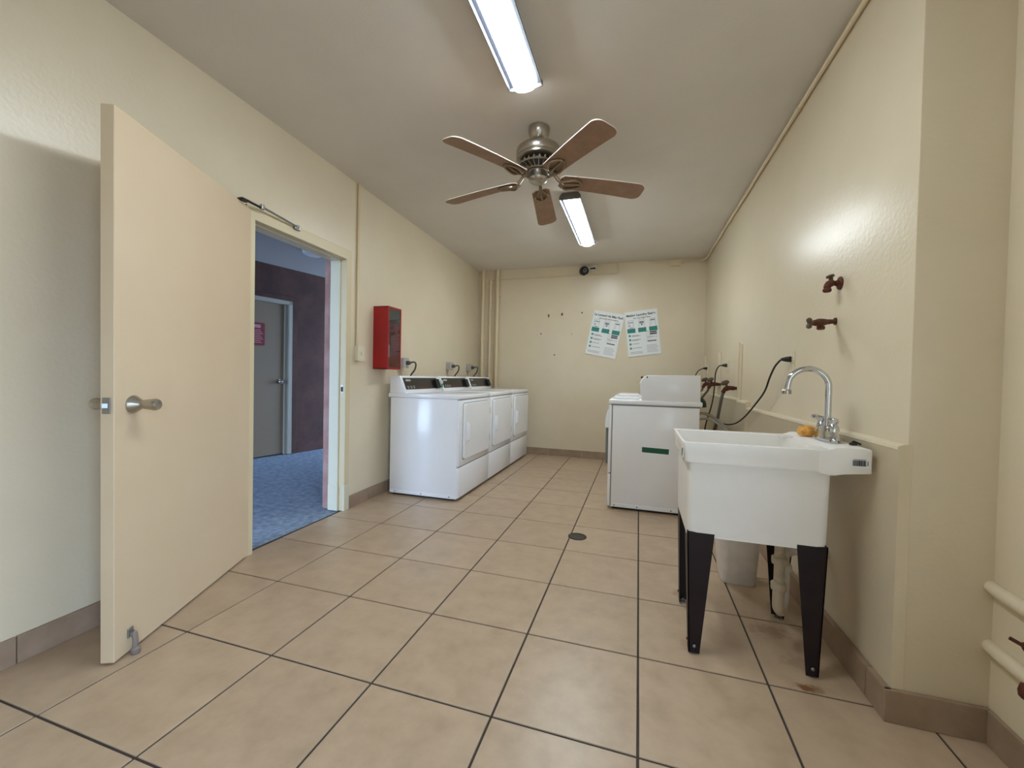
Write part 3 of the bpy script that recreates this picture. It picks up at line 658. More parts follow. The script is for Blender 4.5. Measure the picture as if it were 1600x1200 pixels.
for k in range(24):
    a0 = 2*PI*k/24; m.tube([(FX+0.128*math.cos(a0), FY+0.128*math.sin(a0), 2.272), (FX+0.074*math.cos(a0), FY+0.074*math.sin(a0), 2.250)], 0.0045, 5)
m.tube([(FX+0.130*math.cos(2*PI*k/36), FY+0.130*math.sin(2*PI*k/36), 2.273) for k in range(37)], 0.006, 6)
m.tube([(FX+0.072*math.cos(2*PI*k/36), FY+0.072*math.sin(2*PI*k/36), 2.250) for k in range(37)], 0.007, 6); tag(m.build('flywheel_fretwork', M['nickel'], fn), kind='stuff')
m = MB(FO); m.lathe([(0.060, 2.248), (0.060, 2.240), (0.055, 2.236), (0.055, 2.190), (0.058, 2.184), (0.054, 2.168), (0.040, 2.152), (0.02, 2.146), (0, 2.145)], c0, n=32); m.build('switch_housing', M['nickel'], fn)
m = MB(FO); m.tube([(FX+0.035, FY-0.035, 2.16), (FX+0.042, FY-0.042, 2.15), (FX+0.043, FY-0.043, 2.13)], 0.002, 6); m.lathe([(0.0, 0.0), (0.005, 0.004), (0.005, 0.012), (0, 0.016)], (FX+0.043, FY-0.043, 2.116), n=8); m.build('pull_chain', M['nickel'], fn)
def fz(h): return 2.488 - (2.462 - h)*0.71      # squat motor stack
for ch in fn.children:
    if ch.name.split('.')[0] in ('motor_housing', 'vent_core', 'vent_fretwork', 'flywheel', 'flywheel_fretwork', 'switch_housing', 'pull_chain'):
        for v in ch.data.vertices: v.co.z = fz(v.co.z + H) - H
zb = 2.283 - H
bl_prof = []
tip = 0.672; r0 = 0.155
def half(x):      # blade half width along its length
    t = (x - r0)/(tip - r0); return 0.056 + 0.016*t
xs = [r0 + (tip-0.05-r0)*k/8 for k in range(9)]
out = [(x, half(x)) for x in xs]
for k in range(1, 6):
    a = PI/2*k/5; out.append((tip-0.05+0.05*math.sin(a), half(tip-0.05) - 0.045*(1-math.cos(a))))
out += [(x, -y) for x, y in out[::-1]]
inn = [(r0-0.02, -0.035), (r0-0.02, 0.035)]
out += inn
pitch = math.tan(math.radians(12))
def droop(x): return -0.022*((x-0.1)/0.57)**2
me_b = MB(); P1 = [(x, y, -pitch*y + droop(x)) for x, y in out]
# built in strips so the droop bends it
b2 = bmesh.new(); half_n = len(xs)+5
topv = [[b2.verts.new((x, s*yy, -pitch*s*yy + droop(x) + dz)) for x, yy in [(r0-0.02, 0.035)] + out[:half_n]] for s in (1, -1) for dz in (0.005, 0)]
A, A2, B, B2 = topv
for k in range(half_n):
    b2.faces.new([A[k], A[k+1], B[k+1], B[k]]); b2.faces.new([A2[k+1], A2[k], B2[k], B2[k+1]])
    for U, V in ((A, A2), (B2, B)):
        f = b2.faces.new([U[k+1], U[k], V[k], V[k+1]]); f.material_index = 1
for k in (0, half_n):
    f = b2.faces.new([A[k], A2[k], B2[k], B[k]]); f.material_index = 1
bmesh.ops.recalc_face_normals(b2, faces=b2.faces[:])
me_b._merge(b2)
blade0 = me_b.build('blade', [M['blade'], M['bladeedge']], fn, smooth=False)
mi = MB()
mi.tube([(0.070, 0, 0.055), (0.098, 0, 0.044), (0.128, 0, 0.012), (0.16, 0, -0.010)], [0.013, 0.010, 0.011, 0.014], 8, 3)
for s in (1, -1):
    mi.tube([(0.138, 0, 0.004), (0.170, s*0.032, -pitch*s*0.032-0.016+droop(0.17)), (0.22, s*0.040, -pitch*s*0.040-0.006+droop(.22)), (0.262, s*0.020, -pitch*s*0.020-0.005+droop(.262)), (0.275, 0, -0.004+droop(.275))], 0.0085, 8, 4)
mi.tube([(0.15, 0, -0.014), (0.21, 0, -0.008+droop(.21)), (0.275, 0, -0.004+droop(.275))], 0.008, 8, 3)
iron0 = mi.build('blade_iron', M['iron'], fn)
for k in range(5):
    a = math.radians(241 + 72*k)
    for src in (blade0, iron0):
        o = src if k == 0 else src.copy()
        if k: COL.objects.link(o)
        o.parent = fn; o.location = (0, 0, zb); o.rotation_euler = (0, 0, a)

# ------------------------------------------------------------------ fluorescent lamps
def make_lamp(loc, label):
    """local: y along the lamp, 0 at its centre, z 0 at the ceiling"""
    L = 0.603
    t = thing('fluorescent_light', loc, label, 'ceiling light', 'fluorescent ceiling lights')
    m = MB(); m.prism([(-0.065, -L, 0), (-0.084, -L, -0.030), (-0.084, -L, -0.036), (0.084, -L, -0.036), (0.084, -L, -0.030), (0.065, -L, 0)], (0, 2*L, 0), 0.001); m.build('housing', M['lampwhite'], t, smooth=False)
    for s in (-1, 1):
        m = MB(); m.prism([(s*0.084, -L+0.005, -0.036), (s*0.088, -L+0.005, -0.054), (s*0.085, -L+0.005, -0.054), (s*0.080, -L+0.005, -0.041), (s*0.057, -L+0.005, -0.039), (s*0.057, -L+0.005, -0.036)], (0, 2*L-0.010, 0)); m.build('side_reflector', M['lampside'], t, smooth=False)
    m = MB()
    pf = [(-0.056, -0.0355), (-0.056, -0.052), (-0.050, -0.062), (-0.036, -0.070), (-0.018, -0.0745), (0, -0.076), (0.018, -0.0745), (0.036, -0.070), (0.050, -0.062), (0.056, -0.052), (0.056, -0.0355)]
    m.prism([(x, -L+0.004, zz) for x, zz in pf], (0, 2*L-0.008, 0)); m.build('diffuser', M['lampglow'], t)
    for s in (-1, 1):
        m = MB(); m.prism([(-0.066, 0, 0), (-0.088, 0, -0.030), (-0.089, 0, -0.054), (-0.06, 0, -0.060), (0.06, 0, -0.060), (0.089, 0, -0.054), (0.088, 0, -0.030), (0.066, 0, 0)], (0, 0.004, 0))
        for v in m.bm.verts: v.co.y += s*L - 0.002
        m.build('end_plate', M['lampdark'], t, smooth=False)
    return t
l1 = make_lamp((-0.612, -0.226, H), 'nearer fluorescent ceiling light, cut by the top edge of the picture')
l2 = dup(l1, (-0.603, 2.325, H), 'farther fluorescent ceiling light, just beyond the fan')

# ------------------------------------------------------------------ left wall fittings
# fire extinguisher cabinet
fc0 = (LX(1.48), 1.485, 1.39); y0, y1, z0, z1 = 1.385, 1.588, 1.120, 1.660; xb = LX(1.485)+0.001; xf = -2.082
fb = thing('extinguisher_cabinet', fc0, 'red wall cabinet with a glass front on the left wall', 'cabinet')
m = MB(fc0)
th = 0.006
m.box((xb, y0, z0), (xf, y0+th, z1)); m.box((xb, y1-th, z0), (xf, y1, z1)); m.box((xb, y0, z1-th), (xf, y1, z1)); m.box((xb, y0, z0), (xf, y1, z0+th)); m.build('shell', M['red'], fb, smooth=False)
m = MB(fc0); m.box((xb, y0+th, z0+th), (xb+0.004, y1-th, z1-th)); m.build('back_plate', M['cabin'], fb, smooth=False)
m = MB(fc0)
w = 0.016
m.box((xf, y0, z0), (xf+0.006, y0+w, z1), 0.001); m.box((xf, y1-w, z0), (xf+0.006, y1, z1), 0.001); m.box((xf, y0+w, z1-w), (xf+0.006, y1-w, z1), 0.001); m.box((xf, y0+w, z0), (xf+0.006, y1-w, z0+w), 0.001); fd = m.build('door_frame', M['red'], fb, smooth=False)
m = MB(fc0); m.box((xf+0.001, y0+w, z0+w), (xf+0.004, y1-w, z1-w)); m.build('glass_pane', M['glass'], fd, smooth=False)
m = MB(fc0); m.box((xf-0.003, y0+w, z1-0.12), (xf, y1-w, z1-w)); m.build('dark_header', M['ink'], fd, smooth=False)
m = MB(fc0); m.lathe([(0.004, 0), (0.004, 0.008), (0.008, 0.012), (0, 0.016)], (xf+0.006, y1-0.045, 1.28), (1, 0, 0), 10); m.build('pull_knob', M['black'], fd)
eo = (LX(1.47)+0.062, 1.462, z0+0.006)
ex = thing('fire_extinguisher', eo, 'red fire extinguisher standing inside the red wall cabinet', 'fire extinguisher')
m = MB(eo); m.lathe([(0.038, 0), (0.042, 0.006), (0.042, 0.27), (0.036, 0.30), (0.018, 0.32), (0.014, 0.335), (0, 0.335)], eo, n=24); m.build('cylinder', M['redshine'], ex)
m = MB(eo); m.lathe([(0.0428, 0.10), (0.0428, 0.21)], eo, n=24); m.build('label_band', M['paper'], ex)
m = MB(eo); m.box((eo[0]-0.012, eo[1]-0.012, eo[2]+0.33), (eo[0]+0.012, eo[1]+0.012, eo[2]+0.365), 0.003); m.box((eo[0]-0.008, eo[1]-0.01, eo[2]+0.365), (eo[0]+0.008, eo[1]+0.06, eo[2]+0.375), 0.002); m.build('valve_head', M['grey'], ex)
m = MB(eo); m.tube([(eo[0]+0.01, eo[1], eo[2]+0.345), (eo[0]+0.035, eo[1]+0.02, eo[2]+0.33), (eo[0]+0.045, eo[1]+0.025, eo[2]+0.25), (eo[0]+0.044, eo[1]+0.024, eo[2]+0.12)], 0.006, 8, 4); m.build('hose', M['black'], ex)

# light switch with conduit to the ceiling
sw0 = (LX(1.16), 1.165, 1.24)
sw = thing('light_switch', sw0, 'ivory surface light switch between doorway and red cabinet', 'switch')
m = MB(sw0); xx0 = LX(1.16)
m.box((xx0, 1.128, 1.182), (xx0+0.038, 1.205, 1.298), 0.004, 2); m.build('box', M['plate'], sw)
m = MB(sw0); m.box((xx0+0.038, 1.124, 1.178), (xx0+0.042, 1.209, 1.302), 0.0015); pl = m.build('cover_plate', M['plate'], sw)
m = MB(sw0); m.box((xx0+0.042, 1.160, 1.225), (xx0+0.050, 1.174, 1.255), 0.002); m.build('toggle', M['plate'], pl)
m = MB(sw0); m.tube([(xx0+0.014, 1.150, 1.295), (xx0+0.014, 1.150, H)], 0.011, 12); m.build('conduit', M['pipe'], sw)

# outlet boxes with plugs above the dryers
def outlet_left(y, i, label):
    o_ = (LX(y), y, 1.185); t = thing('outlet_box', o_, label, 'outlet', 'outlet boxes above the dryers'); x0 = LX(y)
    m = MB(o_); m.box((x0, y-0.045, 1.142), (x0+0.055, y+0.045, 1.235), 0.004, 2); m.build('box', M['boxgrey'], t)
    m = MB(o_); m.box((x0+0.055, y-0.048, 1.139), (x0+0.060, y+0.048, 1.238), 0.0015); m.build('cover_plate', M['boxgrey'], t)
    m = MB(o_); m.cyl((x0+0.024, y-0.01, 1.143), (x0+0.024, y-0.01, 0.95), 0.009, n=10); m.build('conduit', M['pipe'], t)
    c = (x0+0.06, y+0.01, 1.19); k = thing('power_cord', c, ['dark grey plug and cord in the outlet below the red cabinet', 'dark grey plug and cord in the outlet above the middle dryer', 'dark grey plug and cord in the outlet nearest the corner pipes'][i], 'cord', 'dryer power cords')
    m = MB(c); m.lathe([(0.020, 0), (0.022, 0.006), (0.020, 0.03), (0.010, 0.042), (0, 0.044)], c, (1, 0, 0), 14); m.build('plug', M['cordgrey'], k)
    m = MB(c); m.tube([(x0+0.098, y+0.01, 1.19), (x0+0.118, y+0.03, 1.200), (x0+0.125, y+0.065, 1.185), (x0+0.105, y+0.085, 1.13), (x0+0.06, y+0.085, 1.07), (x0+0.03, y+0.08, 0.99), (x0+0.022, y+0.075, 0.93)], 0.008, 8, 5); m.build('cable', M['cordgrey'], k)
outlet_left(1.845, 0, 'grey outlet box just below the red cabinet, above the nearest dryer')
outlet_left(2.92, 1, 'grey outlet box above the middle dryer')
outlet_left(3.575, 2, 'grey outlet box nearest the corner pipes, above the farthest dryer')

# ------------------------------------------------------------------ back wall fittings
for i, (x, r, zt, lab) in enumerate(((-2.205, 0.026, H, 'thick cream vertical pipe nearest the left wall, in the corner'), (-2.092, 0.019, 2.44, 'thin cream vertical pipe between the two thick corner pipes'), (-1.985, 0.027, H, 'thick cream vertical pipe farthest from the corner'))):
    y = BY(x) - r - 0.012; p0 = (x, y, 0)
    t = thing('wall_pipe', p0, lab, 'pipe', 'painted pipes in the far left corner')
    m = MB(p0); m.cyl((x, y, 0.0), (x, y, zt), r, n=18); m.build('pipe_run', M['pipe'], t)
    for zz in ((1.62,) if i == 0 else ((2.42,) if i == 1 else (2.50,))):
        m = MB(p0); m.lathe([(r+0.001, -0.035), (r+0.006, -0.032), (r+0.006, 0.032), (r+0.001, 0.035)], (x, y, zz), n=18); m.build('coupling', M['pipe'], t)
        m = MB(p0); m.box((x-r-0.012, y+r*0.3, zz-0.3), (x+r+0.012, BY(x), zz-0.28), 0.002); m.build('clip', M['pipe'], t)
hz = thing('wall_conduit', (-1.2, BY(-1.2), 2.46), 'thin cream conduit running along the top of the end wall below the camera', 'conduit')
ho = (-1.2, BY(-1.2), 2.46)
m = MB(ho); m.tube([(-2.09, BY(-2.09)-0.03, 2.462), (-1.93, BY(-1.93)-0.012, 2.464), (-0.35, BY(-.35)-0.012, 2.460)], 0.009, 10); m.tube([(-0.326, BY(-.3)-0.012, 2.462), (-0.326, BY(-.3)-0.012, H)], 0.009, 10); m.build('conduit_run', M['pipe'], hz)
m = MB(ho); m.tube([(-0.36, BY(-.35)-0.012, 2.460), (-0.333, BY(-.33)-0.012, 2.463), (-0.326, BY(-.3)-0.012, 2.48)], 0.0105, 10, 4); m.build('elbow', M['pipe'], hz)
# security camera
co_ = (-0.74, BY(-0.74), 2.50)
sc = thing('security_camera', co_, 'small dark and white security camera high on the end wall', 'camera')
yb = BY(-0.74)
m = MB(co_); m.lathe([(0.062, 0), (0.064, 0.012), (0.058, 0.028), (0.05, 0.03)], (-0.765, yb, 2.515), (0, -1, 0), 24); m.build('base', M['black'], sc)
m = MB(co_); m.lathe([(0.052, 0.026), (0.050, 0.045), (0.040, 0.065), (0.022, 0.078), (0, 0.082)], (-0.765, yb, 2.515), (0, -1, 0), 24); m.build('dome', M['domedark'], sc)
m = MB(co_); m.lathe([(0.026, 0.070), (0.027, 0.076), (0.018, 0.080), (0.010, 0.074), (0, 0.074)], (-0.765, yb, 2.515), (0.25, -1, -0.1), 16); m.build('lens_ring', M['grey'], sc)
m = MB(co_); m.prism([(-0.70, yb-0.015, 2.545), (-0.60, yb-0.03, 2.560), (-0.585, yb-0.03, 2.525), (-0.615, yb-0.03, 2.510), (-0.69, yb-0.015, 2.515)], (0, -0.045, 0), 0.006, 2); m.build('arm', M['lampwhite'], sc)
m = MB(co_); m.prism([(-0.685, yb-0.061, 2.535), (-0.61, yb-0.076, 2.540), (-0.60, yb-0.076, 2.515), (-0.68, yb-0.061, 2.518)], (0, -0.006, 0), 0.002); m.build('arm_cover', M['black'], sc)
# junction box and conduit round the right edge of the ceiling
j0 = (0.375, BY(.375), 2.54)
jb = thing('junction_box', j0, 'cream junction box high on the end wall near the right corner', 'junction box')
m = MB(j0); m.box((0.315, BY(.375)-0.04, 2.512), (0.435, BY(.375), 2.568), 0.004, 2); m.build('box', M['pipe'], jb)
m = MB(j0); m.box((0.310, BY(.375)-0.044, 2.508), (0.440, BY(.375)-0.04, 2.572), 0.001); m.build('cover', M['pipe'], jb)
m = MB(j0); m.cyl((0.315, BY(.375)-0.018, 2.545), (0.06, BY(.1)-0.018, 2.575), 0.010, n=10); m.build('connector', M['pipe'], jb)
r0_ = (RX(2), 2, H-0.03)
rc = thing('ceiling_conduit', r0_, 'long cream conduit along the top of the right wall', 'conduit')
m = MB(r0_); zc = H-0.035
m.tube([(0.43, BY(.43)-0.015, 2.545), (0.56, BY(.56)-0.015, 2.56), (RX(3.8)-0.10, BY(.65)-0.02, zc-0.008), (RX(3.8)-0.045, BY(.65)-0.05, zc-0.004), (RX(3.7)-0.014, 3.76, zc), (RX(3.5)-0.014, 3.5, zc)], 0.011, 10, 5)
m.tube([(RX(3.5)-0.014, 3.5, zc), (RX(YC)-0.014, YC+0.005, zc)], 0.011, 10); m.build('conduit_run', M['pipe'], rc)
m = MB(r0_)
for y in (0.95, 2.6): m.lathe([(0.0115, -0.02), (0.0145, -0.018), (0.0145, 0.018), (0.0115, 0.02)], (RX(y)-0.014, y, zc), (0, 1, 0), 12)
m.build('coupling', M['pipe'], rc)

# screws left in the end wall
for i, (x, zz, lab) in enumerate(((-1.239, 1.936, 'small dark wall screw, leftmost of the top row on the end wall'), (-1.051, 1.94, 'small dark wall screw, second in the top row on the end wall'), (-0.781, 1.959, 'small dark wall screw just left of the tilted poster top'), (-1.342, 1.681, 'small dark wall screw, lone left one of the middle row on the end wall'), (-1.146, 1.389, 'small dark wall screw, lowest one on the end wall'), (-0.913, 1.676, 'faint small wall screw right in the middle row on the end wall'))):
    r = 0.011 if i in (0, 1) else 0.009 if i < 5 else 0.005
    m = MB((x, BY(x), zz)); m.lathe([(r, 0), (r, 0.006), (r*0.6, 0.010), (r*0.5, 0.016), (0, 0.017)], (x, BY(x), zz), (0, -1, 0), 10)
    if i < 2: m.lathe([(r*0.8, 0), (r*0.7, 0.006), (0, 0.008)], (x + (0.004 if i else 0), BY(x), zz + (-0.022 if i == 0 else 0.016)), (0, -1, 0), 8)
    o = m.build('wall_screw', M['black']); tag(o, lab, 'screw', 'screws left in the end wall')

# posters
def poster(cx, cz, w, h, rot, label, title, sub):
    t = thing('poster', (cx, BY(cx)-0.003, cz), label, 'poster', 'laundry posters on the end wall', rot=(PI/2, -math.radians(rot), 0))
    m = MB(); m.box((-w/2, -h/2, 0), (w/2, h/2, 0.008), 0.0008); m.build('board', M['paper'], t, smooth=False)
    zt = 0.0084
    text('title', title, 0.040, (0.0, h/2-0.052, zt), M['ink'], t, bold=0.0012)
    text('subtitle', sub, 0.026, (0.01, h/2-0.092, zt), M['ink'], t, bold=0.0004)
    for k in range(3):
        fig = MB(); base = MB()
        x = -0.135 + 0.135*k - 0.03*0; yt = h/2-0.115
        fig.box((x-0.034, yt-0.105, zt-0.0004), (x-0.031, yt, zt)); fig.box((x+0.031, yt-0.105, zt-0.0004), (x+0.034, yt, zt)); fig.box((x-0.034, yt-0.003, zt-0.0004), (x+0.034, yt, zt))
        if k == 0: fig.box((x-0.022, yt-0.075, zt-0.0004), (x-0.008, yt-0.055, zt)); fig.box((x-0.03, yt-0.033, zt-0.0004), (x+0.03, yt-0.022, zt)); fig.box((x-0.02, yt-0.10, zt-0.0004), (x+0.022, yt-0.09, zt))
        if k == 1: fig.box((x-0.026, yt-0.050, zt-0.0004), (x+0.026, yt-0.022, zt)); fig.prism([(x-0.016, yt-0.055, zt-0.0004), (x+0.018, yt-0.055, zt-0.0004), (x, yt-0.085, zt-0.0004)], (0, 0, 0.0004))
        if k == 2: fig.box((x-0.026, yt-0.030, zt-0.0004), (x+0.026, yt-0.014, zt)); fig.box((x-0.018, yt-0.058, zt-0.0004), (x-0.010, yt-0.05, zt)); fig.box((x-0.018, yt-0.078, zt-0.0004), (x-0.010, yt-0.07, zt))
        base.box((x-0.050, yt-0.162, zt-0.0004), (x+0.050, yt-0.106, zt+0.0002))
        tag(fig.build('step_picture', M['greyink'], t, smooth=False), kind='stuff'); base.build('teal_band', M['teal'], t, smooth=False)
    dots = MB(); ln = MB(); dk = MB()
    for k in range(4):
        y = -0.022 - 0.054*k; dots.lathe([(0.015, 0), (0.015, 0.0005)], (-w/2+0.042, y, zt-0.0004), n=18)
        text('step_number', str(k+1), 0.018, (-w/2+0.042, y, zt+0.0003), M['paper'], t)
        for q in range(2 if k < 2 else 1): ln.box((-w/2+0.066, y-0.003-0.010*q, zt-0.0004), (-w/2+0.066+(0.11 if (k+q) % 2 else 0.085), y+0.003-0.010*q, zt))
    for q in range(3): ln.box((-w/2+0.03, -h/2+0.055-0.011*q, zt-0.0004), (-0.02, -h/2+0.058-0.011*q, zt))
    for q in range(6): ln.box((0.035, -h/2+0.125-0.017*q, zt-0.0004), (w/2-0.05+0.01*(q % 3), -h/2+0.1285-0.017*q, zt))
    ln.box((0.035, 0.012, zt-0.0004), (0.075, 0.018, zt)); ln.box((0.035, -0.012, zt-0.0004), (0.09, -0.009, zt)); ln.box((0.035, -0.04, zt-0.0004), (0.11, -0.037, zt)); ln.box((0.035, -0.09, zt-0.0004), (0.10, -0.087, zt))
    dk.box((0.088, -0.008, zt-0.0004), (w/2-0.03, 0.009, zt)); dk.box((0.088, -0.032, zt-0.0004), (w/2-0.03, -0.014, zt)); dk.box((0.05, -0.118, zt-0.0004), (w/2-0.045, -0.106, zt))
    tag(dots.build('teal_dots', M['teal'], t, smooth=False), kind='stuff'); tag(ln.build('small_print', M['greyink'], t, smooth=False), kind='stuff'); tag(dk.build('dark_boxes', M['ink'], t, smooth=False), kind='stuff')
    text('code', 'WD54, 7, 3', 0.026, (w/2-0.095, -0.063, zt), M['ink'], t)
    return t
poster(-0.472, 1.662, 0.402, 0.588, -11, 'strongly tilted white laundry instruction poster, the left one', 'La Lavandería Más Fácil', 'para usted ahora mismo')
poster(0.006, 1.676, 0.406, 0.582, 6.8, 'slightly tilted white laundry instruction poster, the right one', 'Making Laundry Easier', 'For You Right Now')

# ------------------------------------------------------------------ right wall fittings
def hose_bib(p, d, label, big=True, group='rusty taps on the right wall'):
    """p: on the wall; d: direction along the wall of the side handle/spout"""
    t = thing('hose_tap', p, label, 'tap', group); p = Vector(p); nx = Vector((-1, 0, 0))
    return t, p, nx
# upper tap
p = Vector((RX(.45), 0.437, 1.508)); t = thing('wall_tap', p, 'short rusty wall tap, the upper of two above the sink', 'tap', 'rusty taps above the sink')
m = MB(p); m.lathe([(0.028, 0.0), (0.027, 0.006), (0.014, 0.010), (0.011, 0.02)], p, (-1, 0, 0), 14); m.build('flange', M['rust'], t)
m = MB(p); m.tube([p+Vector((-0.01, 0, 0)), p+Vector((-0.034, -0.006, 0.0)), p+Vector((-0.050, -0.014, -0.008)), p+Vector((-0.054, -0.016, -0.024))], [0.010, 0.015, 0.014, 0.012], 12, 3); m.lathe([(0.012, 0), (0.016, 0.004), (0.016, 0.013), (0.011, 0.018)], p+Vector((-0.054, -0.016, -0.040)), n=12); m.build('body', M['rust'], t)
m = MB(p); m.cyl(p+Vector((-0.036, -0.006, 0)), p+Vector((-0.040, -0.008, 0.03)), 0.008, n=10); m.lathe([(0.014, 0), (0.016, 0.004), (0.014, 0.010), (0.006, 0.012)], p+Vector((-0.040, -0.008, 0.024)), (-0.3, 0, 1), 12); m.build('handle', M['bluevalve'], t)
# lower tap, longer
p = Vector((RX(.47), 0.470, 1.350)); t = thing('wall_tap', p, 'long rusty wall tap, the lower of two above the sink', 'tap', 'rusty taps above the sink')
q = lambda s, h=0.0: p + Vector((-0.165*s, -0.185*s, -0.03*s + h))
m = MB(p); m.tube([q(0), q(0.25), q(0.42), q(0.55), q(0.75), q(0.82)], [0.009, 0.011, 0.014, 0.016, 0.012, 0.008], 12, 2); m.build('body', M['rust'], t)
m = MB(p); m.lathe([(0.009, 0.0), (0.010, -0.014), (0.015, -0.018), (0.015, -0.028), (0.011, -0.031)], q(0.55), (0.0, 0.0, 1), 12); m.build('outlet', M['rust'], t)
m = MB(p); m.cyl(q(0.82), q(0.96), 0.007, n=8)
ax = (q(1)-q(0)).normalized(); u = Vector((0, 0, 1))
for s in (-1, 1): m.lathe([(0.005, 0), (0.010, 0.008), (0.010, 0.017), (0.004, 0.022)], q(0.96), u*s, 10)
m.build('handle', M['bluevalve'], t)
m = MB(p); m.lathe([(0.016, 0), (0.015, 0.006), (0.010, 0.008)], (RX(.47), 0.47, 1.35), (-1, 0, 0), 14); m.build('flange', M['rust'], t)

# outlet plates with plugged black cords
def cord(name, y, zz, path, label, r=0.0055, group='black cords plugged into the right wall'):
    c = Vector((RX(y)-0.006, y, zz)); t = thing('appliance_cord', c, label, 'cord', group)
    m = MB(c); m.lathe([(0.013, 0), (0.016, 0.004), (0.015, 0.022), (0.010, 0.045), (0.007, 0.052)], c, (-0.75, 0.62, 0.0), 12); m.build('plug', M['black'], t)
    s = c + Vector((-0.75, 0.62, 0)).normalized()*0.05
    m = MB(c); m.tube([s] + [Vector(v) for v in path], r, 8, 6); m.build('cable', M['black'], t)
def plate(y, zz, label):
    x = RX(y); o_ = (x, y, zz); t = thing('wall_outlet', o_, label, 'outlet', 'outlets on the right wall')
    m = MB(o_); m.box((x-0.006, y-0.036, zz-0.058), (x+0.004, y+0.036, zz+0.058), 0.002); m.build('cover_plate', M['plate'], t)
    m = MB(o_); m.box((x-0.008, y-0.017, zz+0.008), (x-0.005, y+0.017, zz+0.042), 0.001); m.box((x-0.008, y-0.017, zz-0.042), (x-0.005, y+0.017, zz-0.008), 0.001); m.build('socket', M['plate'], t)
plate(0.955, 1.190, 'ivory wall outlet plate above the sink faucet with a black plug')
plate(2.555, 1.205, 'ivory wall outlet plate behind the nearer washing machine')
plate(3.620, 1.215, 'ivory wall outlet plate nearest the far right corner')
cord('a', 0.955, 1.207, [(0.733, 1.020, 1.195), (0.727, 1.075, 1.165), (0.727, 1.160, 1.105), (0.726, 1.255, 1.018), (0.722, 1.445, 0.925), (0.716, 1.690, 0.822), (0.707, 1.93, 0.750), (0.690, 2.16, 0.715), (0.66, 2.32, 0.72), (0.62, 2.45, 0.76), (0.56, 2.52, 0.78), (0.50, 2.55, 0.74)], 'long black cord looping down from the outlet above the faucet')
cord('b', 2.555, 1.224, [(0.690, 2.610, 1.215), (0.670, 2.635, 1.16), (0.668, 2.66, 1.05), (0.665, 2.70, 0.92), (0.65, 2.74, 0.80), (0.62, 2.78, 0.66), (0.60, 2.80, 0.5)], 'black cord hanging straight down behind the nearer washing machine')
cord('c', 3.620, 1.222, [(0.66, 3.70, 1.20), (0.63, 3.72, 1.15), (0.60, 3.74, 1.05), (0.56, 3.74, 0.9), (0.53, 3.70, 0.8)], 'black cord from the outlet nearest the far right corner')

# painted vertical pipes set into the wall above the ledge
for y, zt, lab in ((3.74, 1.36, 'pair of short cream wall pipes nearest the far right corner'), (2.93, 1.36, 'pair of short cream wall pipes in the middle, behind the washers'), (2.09, 1.375, 'pair of short cream wall pipes nearest the sink')):
    c = (RX(y), y, 0.93); t = thing('wall_pipe_pair', c, lab, 'pipe', 'short painted pipes on the right wall')
    for k, dy in enumerate((-0.045, 0.045)):
        m = MB(c); m.cyl((RX(y)-0.003, y+dy, 0.90), (RX(y)-0.003, y+dy, zt + 0.02*k), 0.010, n=12); m.build('pipe_run', M['wall'], t)
# valves with hoses
def valve(y, zz, n, label):
    c = Vector((RX(y)-0.03, y, zz)); t = thing('supply_valve', c, label, 'valve', 'rusty supply valves behind the washers')
    w_ = Vector((RX(y), y, zz))
    m = MB(c); m.tube([w_, w_+Vector((-0.03, 0.0, 0)), w_+Vector((-0.07, 0.01, 0.0)), w_+Vector((-0.095, 0.02, -0.015)), w_+Vector((-0.105, 0.025, -0.04))], [0.013, 0.018, 0.021, 0.017, 0.018], 10, 3); m.build('body', M['rust'], t)
    m = MB(c); a = w_+Vector((-0.075, 0.01, 0.0)); m.cyl(a, a+Vector((-0.015, 0, 0.045)), 0.009, n=8); m.lathe([(0.014, -0.004), (0.032, 0.004), (0.034, 0.014), (0.026, 0.024), (0, 0.027)], a+Vector((-0.015, 0, 0.034)), (-0.5, -0.3, 1), 14); m.build('handle', M['bluevalve'], t)
    return w_+Vector((-0.105, 0.025, -0.04))
e1 = valve(2.17, 1.020, 0, 'rusty supply valve nearest the sink, with a grey hose')
e2 = valve(2.86, 1.045, 1, 'rusty supply valve in the middle, with a dark hose')
e3 = valve(3.20, 1.045, 2, 'rusty supply valve farthest from the sink')
def hose(pts, r, mt, label, cat='hose'):
    m = MB(pts[0]); m.tube(pts, r, 10, 6); o = m.build('supply_hose', M[mt]); tag(o, label, cat, 'hoses behind the washing machines'); return o
hose([e1, e1+Vector((-0.008, 0.02, -0.06)), (0.650, 2.26, 0.86), (0.635, 2.30, 0.72), (0.60, 2.33, 0.58), (0.55, 2.36, 0.45)], 0.013, 'hosegrey', 'grey braided hose hanging from the valve nearest the sink')
hose([e2, e2+Vector((-0.01, 0.0, -0.03)), (0.60, 2.80, 0.94), (0.55, 2.72, 0.88), (0.51, 2.66, 0.86), (0.475, 2.62, 0.87)], 0.011, 'cordgrey', 'dark hose from the middle supply valve to the washing machine')
hose([e3, e3+Vector((-0.01, 0.0, -0.03)), (0.59, 3.10, 0.96), (0.53, 3.0, 0.92), (0.475, 2.95, 0.90)], 0.010, 'cordgrey', 'dark hose from the farthest supply valve')
hose([(0.449, 2.24, 0.80), (0.52, 2.20, 0.795), (0.60, 2.18, 0.76), (0.66, 2.10, 0.70), (0.69, 1.98, 0.60), (0.70, 1.9, 0.45)], 0.011, 'hosewhite', 'pale drain hose curving out behind the nearer washing machine')
hose([(0.449, 2.02, 0.76), (0.53, 2.02, 0.765), (0.61, 2.0, 0.72), (0.67, 1.90, 0.64), (0.69, 1.8, 0.5)], 0.009, 'hosewhite', 'thin pale drain hose below the other pale hose')
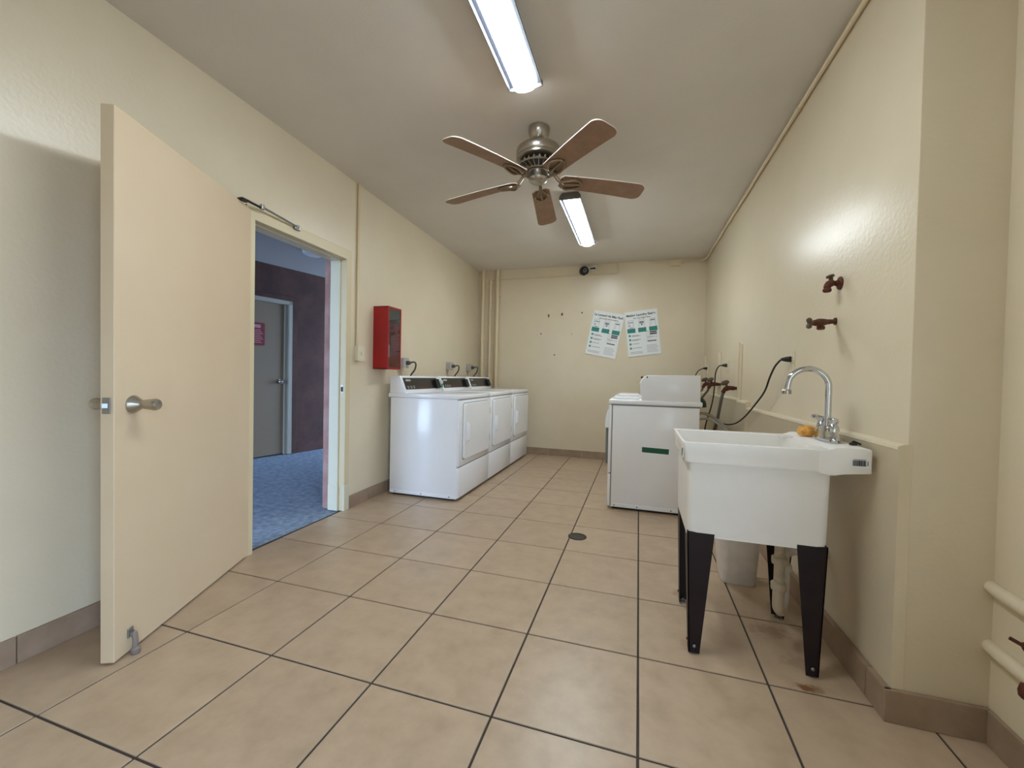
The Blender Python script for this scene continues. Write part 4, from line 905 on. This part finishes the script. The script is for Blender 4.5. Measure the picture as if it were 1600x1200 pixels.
m = MB((0.47, 2.32, 0.90)); m.tube([(0.476, 2.32, 0.905), (0.50, 2.30, 0.910), (0.522, 2.28, 0.885), (0.526, 2.27, 0.845)], [0.018, 0.021, 0.021, 0.018], 12, 5); tag(m.build('hose_elbow', M['greenhose']), 'dark green hose elbow at the back of the nearer washing machine', 'hose fitting', 'hoses behind the washing machines')

# near right wall: stub pipes and taps
for zz, y1_, lab in ((0.472, -0.55, 'upper cream pipe along the near right wall'), (0.292, -0.55, 'lower cream pipe along the near right wall')):
    c = (XW-0.022, -0.3, zz); m = MB(c); m.tube([(XW-0.004, YC-0.0, zz), (XW-0.008, -0.10, zz-0.002), (XW-0.010, -0.25, zz-0.006), (XW-0.010, -0.6, zz-0.02)], 0.020, 14, 3)
    o = m.build('stub_pipe', M['wall']); tag(o, lab, 'pipe', 'painted pipes on the near right wall')
c = Vector((XW, -0.235, 0.395)); t = thing('wall_tap', c, 'small rusty tap between the two cream pipes at the right edge', 'tap')
m = MB(c); m.tube([c, c+Vector((-0.03, 0, 0)), c+Vector((-0.05, 0.0, -0.005))], [0.014, 0.018, 0.015], 10); m.build('body', M['rust'], t)
m = MB(c); m.tube([c+Vector((-0.05, 0.0, 0)), c+Vector((-0.075, 0.012, 0.012))], 0.005, 8); m.build('handle', M['rust'], t)
c = Vector((XW-0.026, -0.236, 0.285)); t = thing('pipe_cap', c, 'dark rusty fitting on the lower pipe at the right edge', 'fitting')
m = MB(c); m.lathe([(0.010, 0.010), (0.017, 0.006), (0.018, -0.012), (0.014, -0.026), (0.008, -0.03), (0, -0.03)], c+Vector((-0.014, 0, 0)), (0.2, 0, 1), 14); m.build('body', M['rust'], t)

# floor drain
c = (-0.397, 1.133, 0); t = thing('floor_drain', c, 'round dark floor drain cover between dryers and sink', 'drain')
m = MB(c); m.lathe([(0.062, 0), (0.062, 0.003), (0.054, 0.0042), (0.054, 0.003)], c, n=28); m.build('rim', M['black'], t)
m = MB(c); m.lathe([(0.054, 0.001), (0.054, 0.0034), (0, 0.0036)], c, n=28); cv = m.build('cover', M['blackplastic'], t)
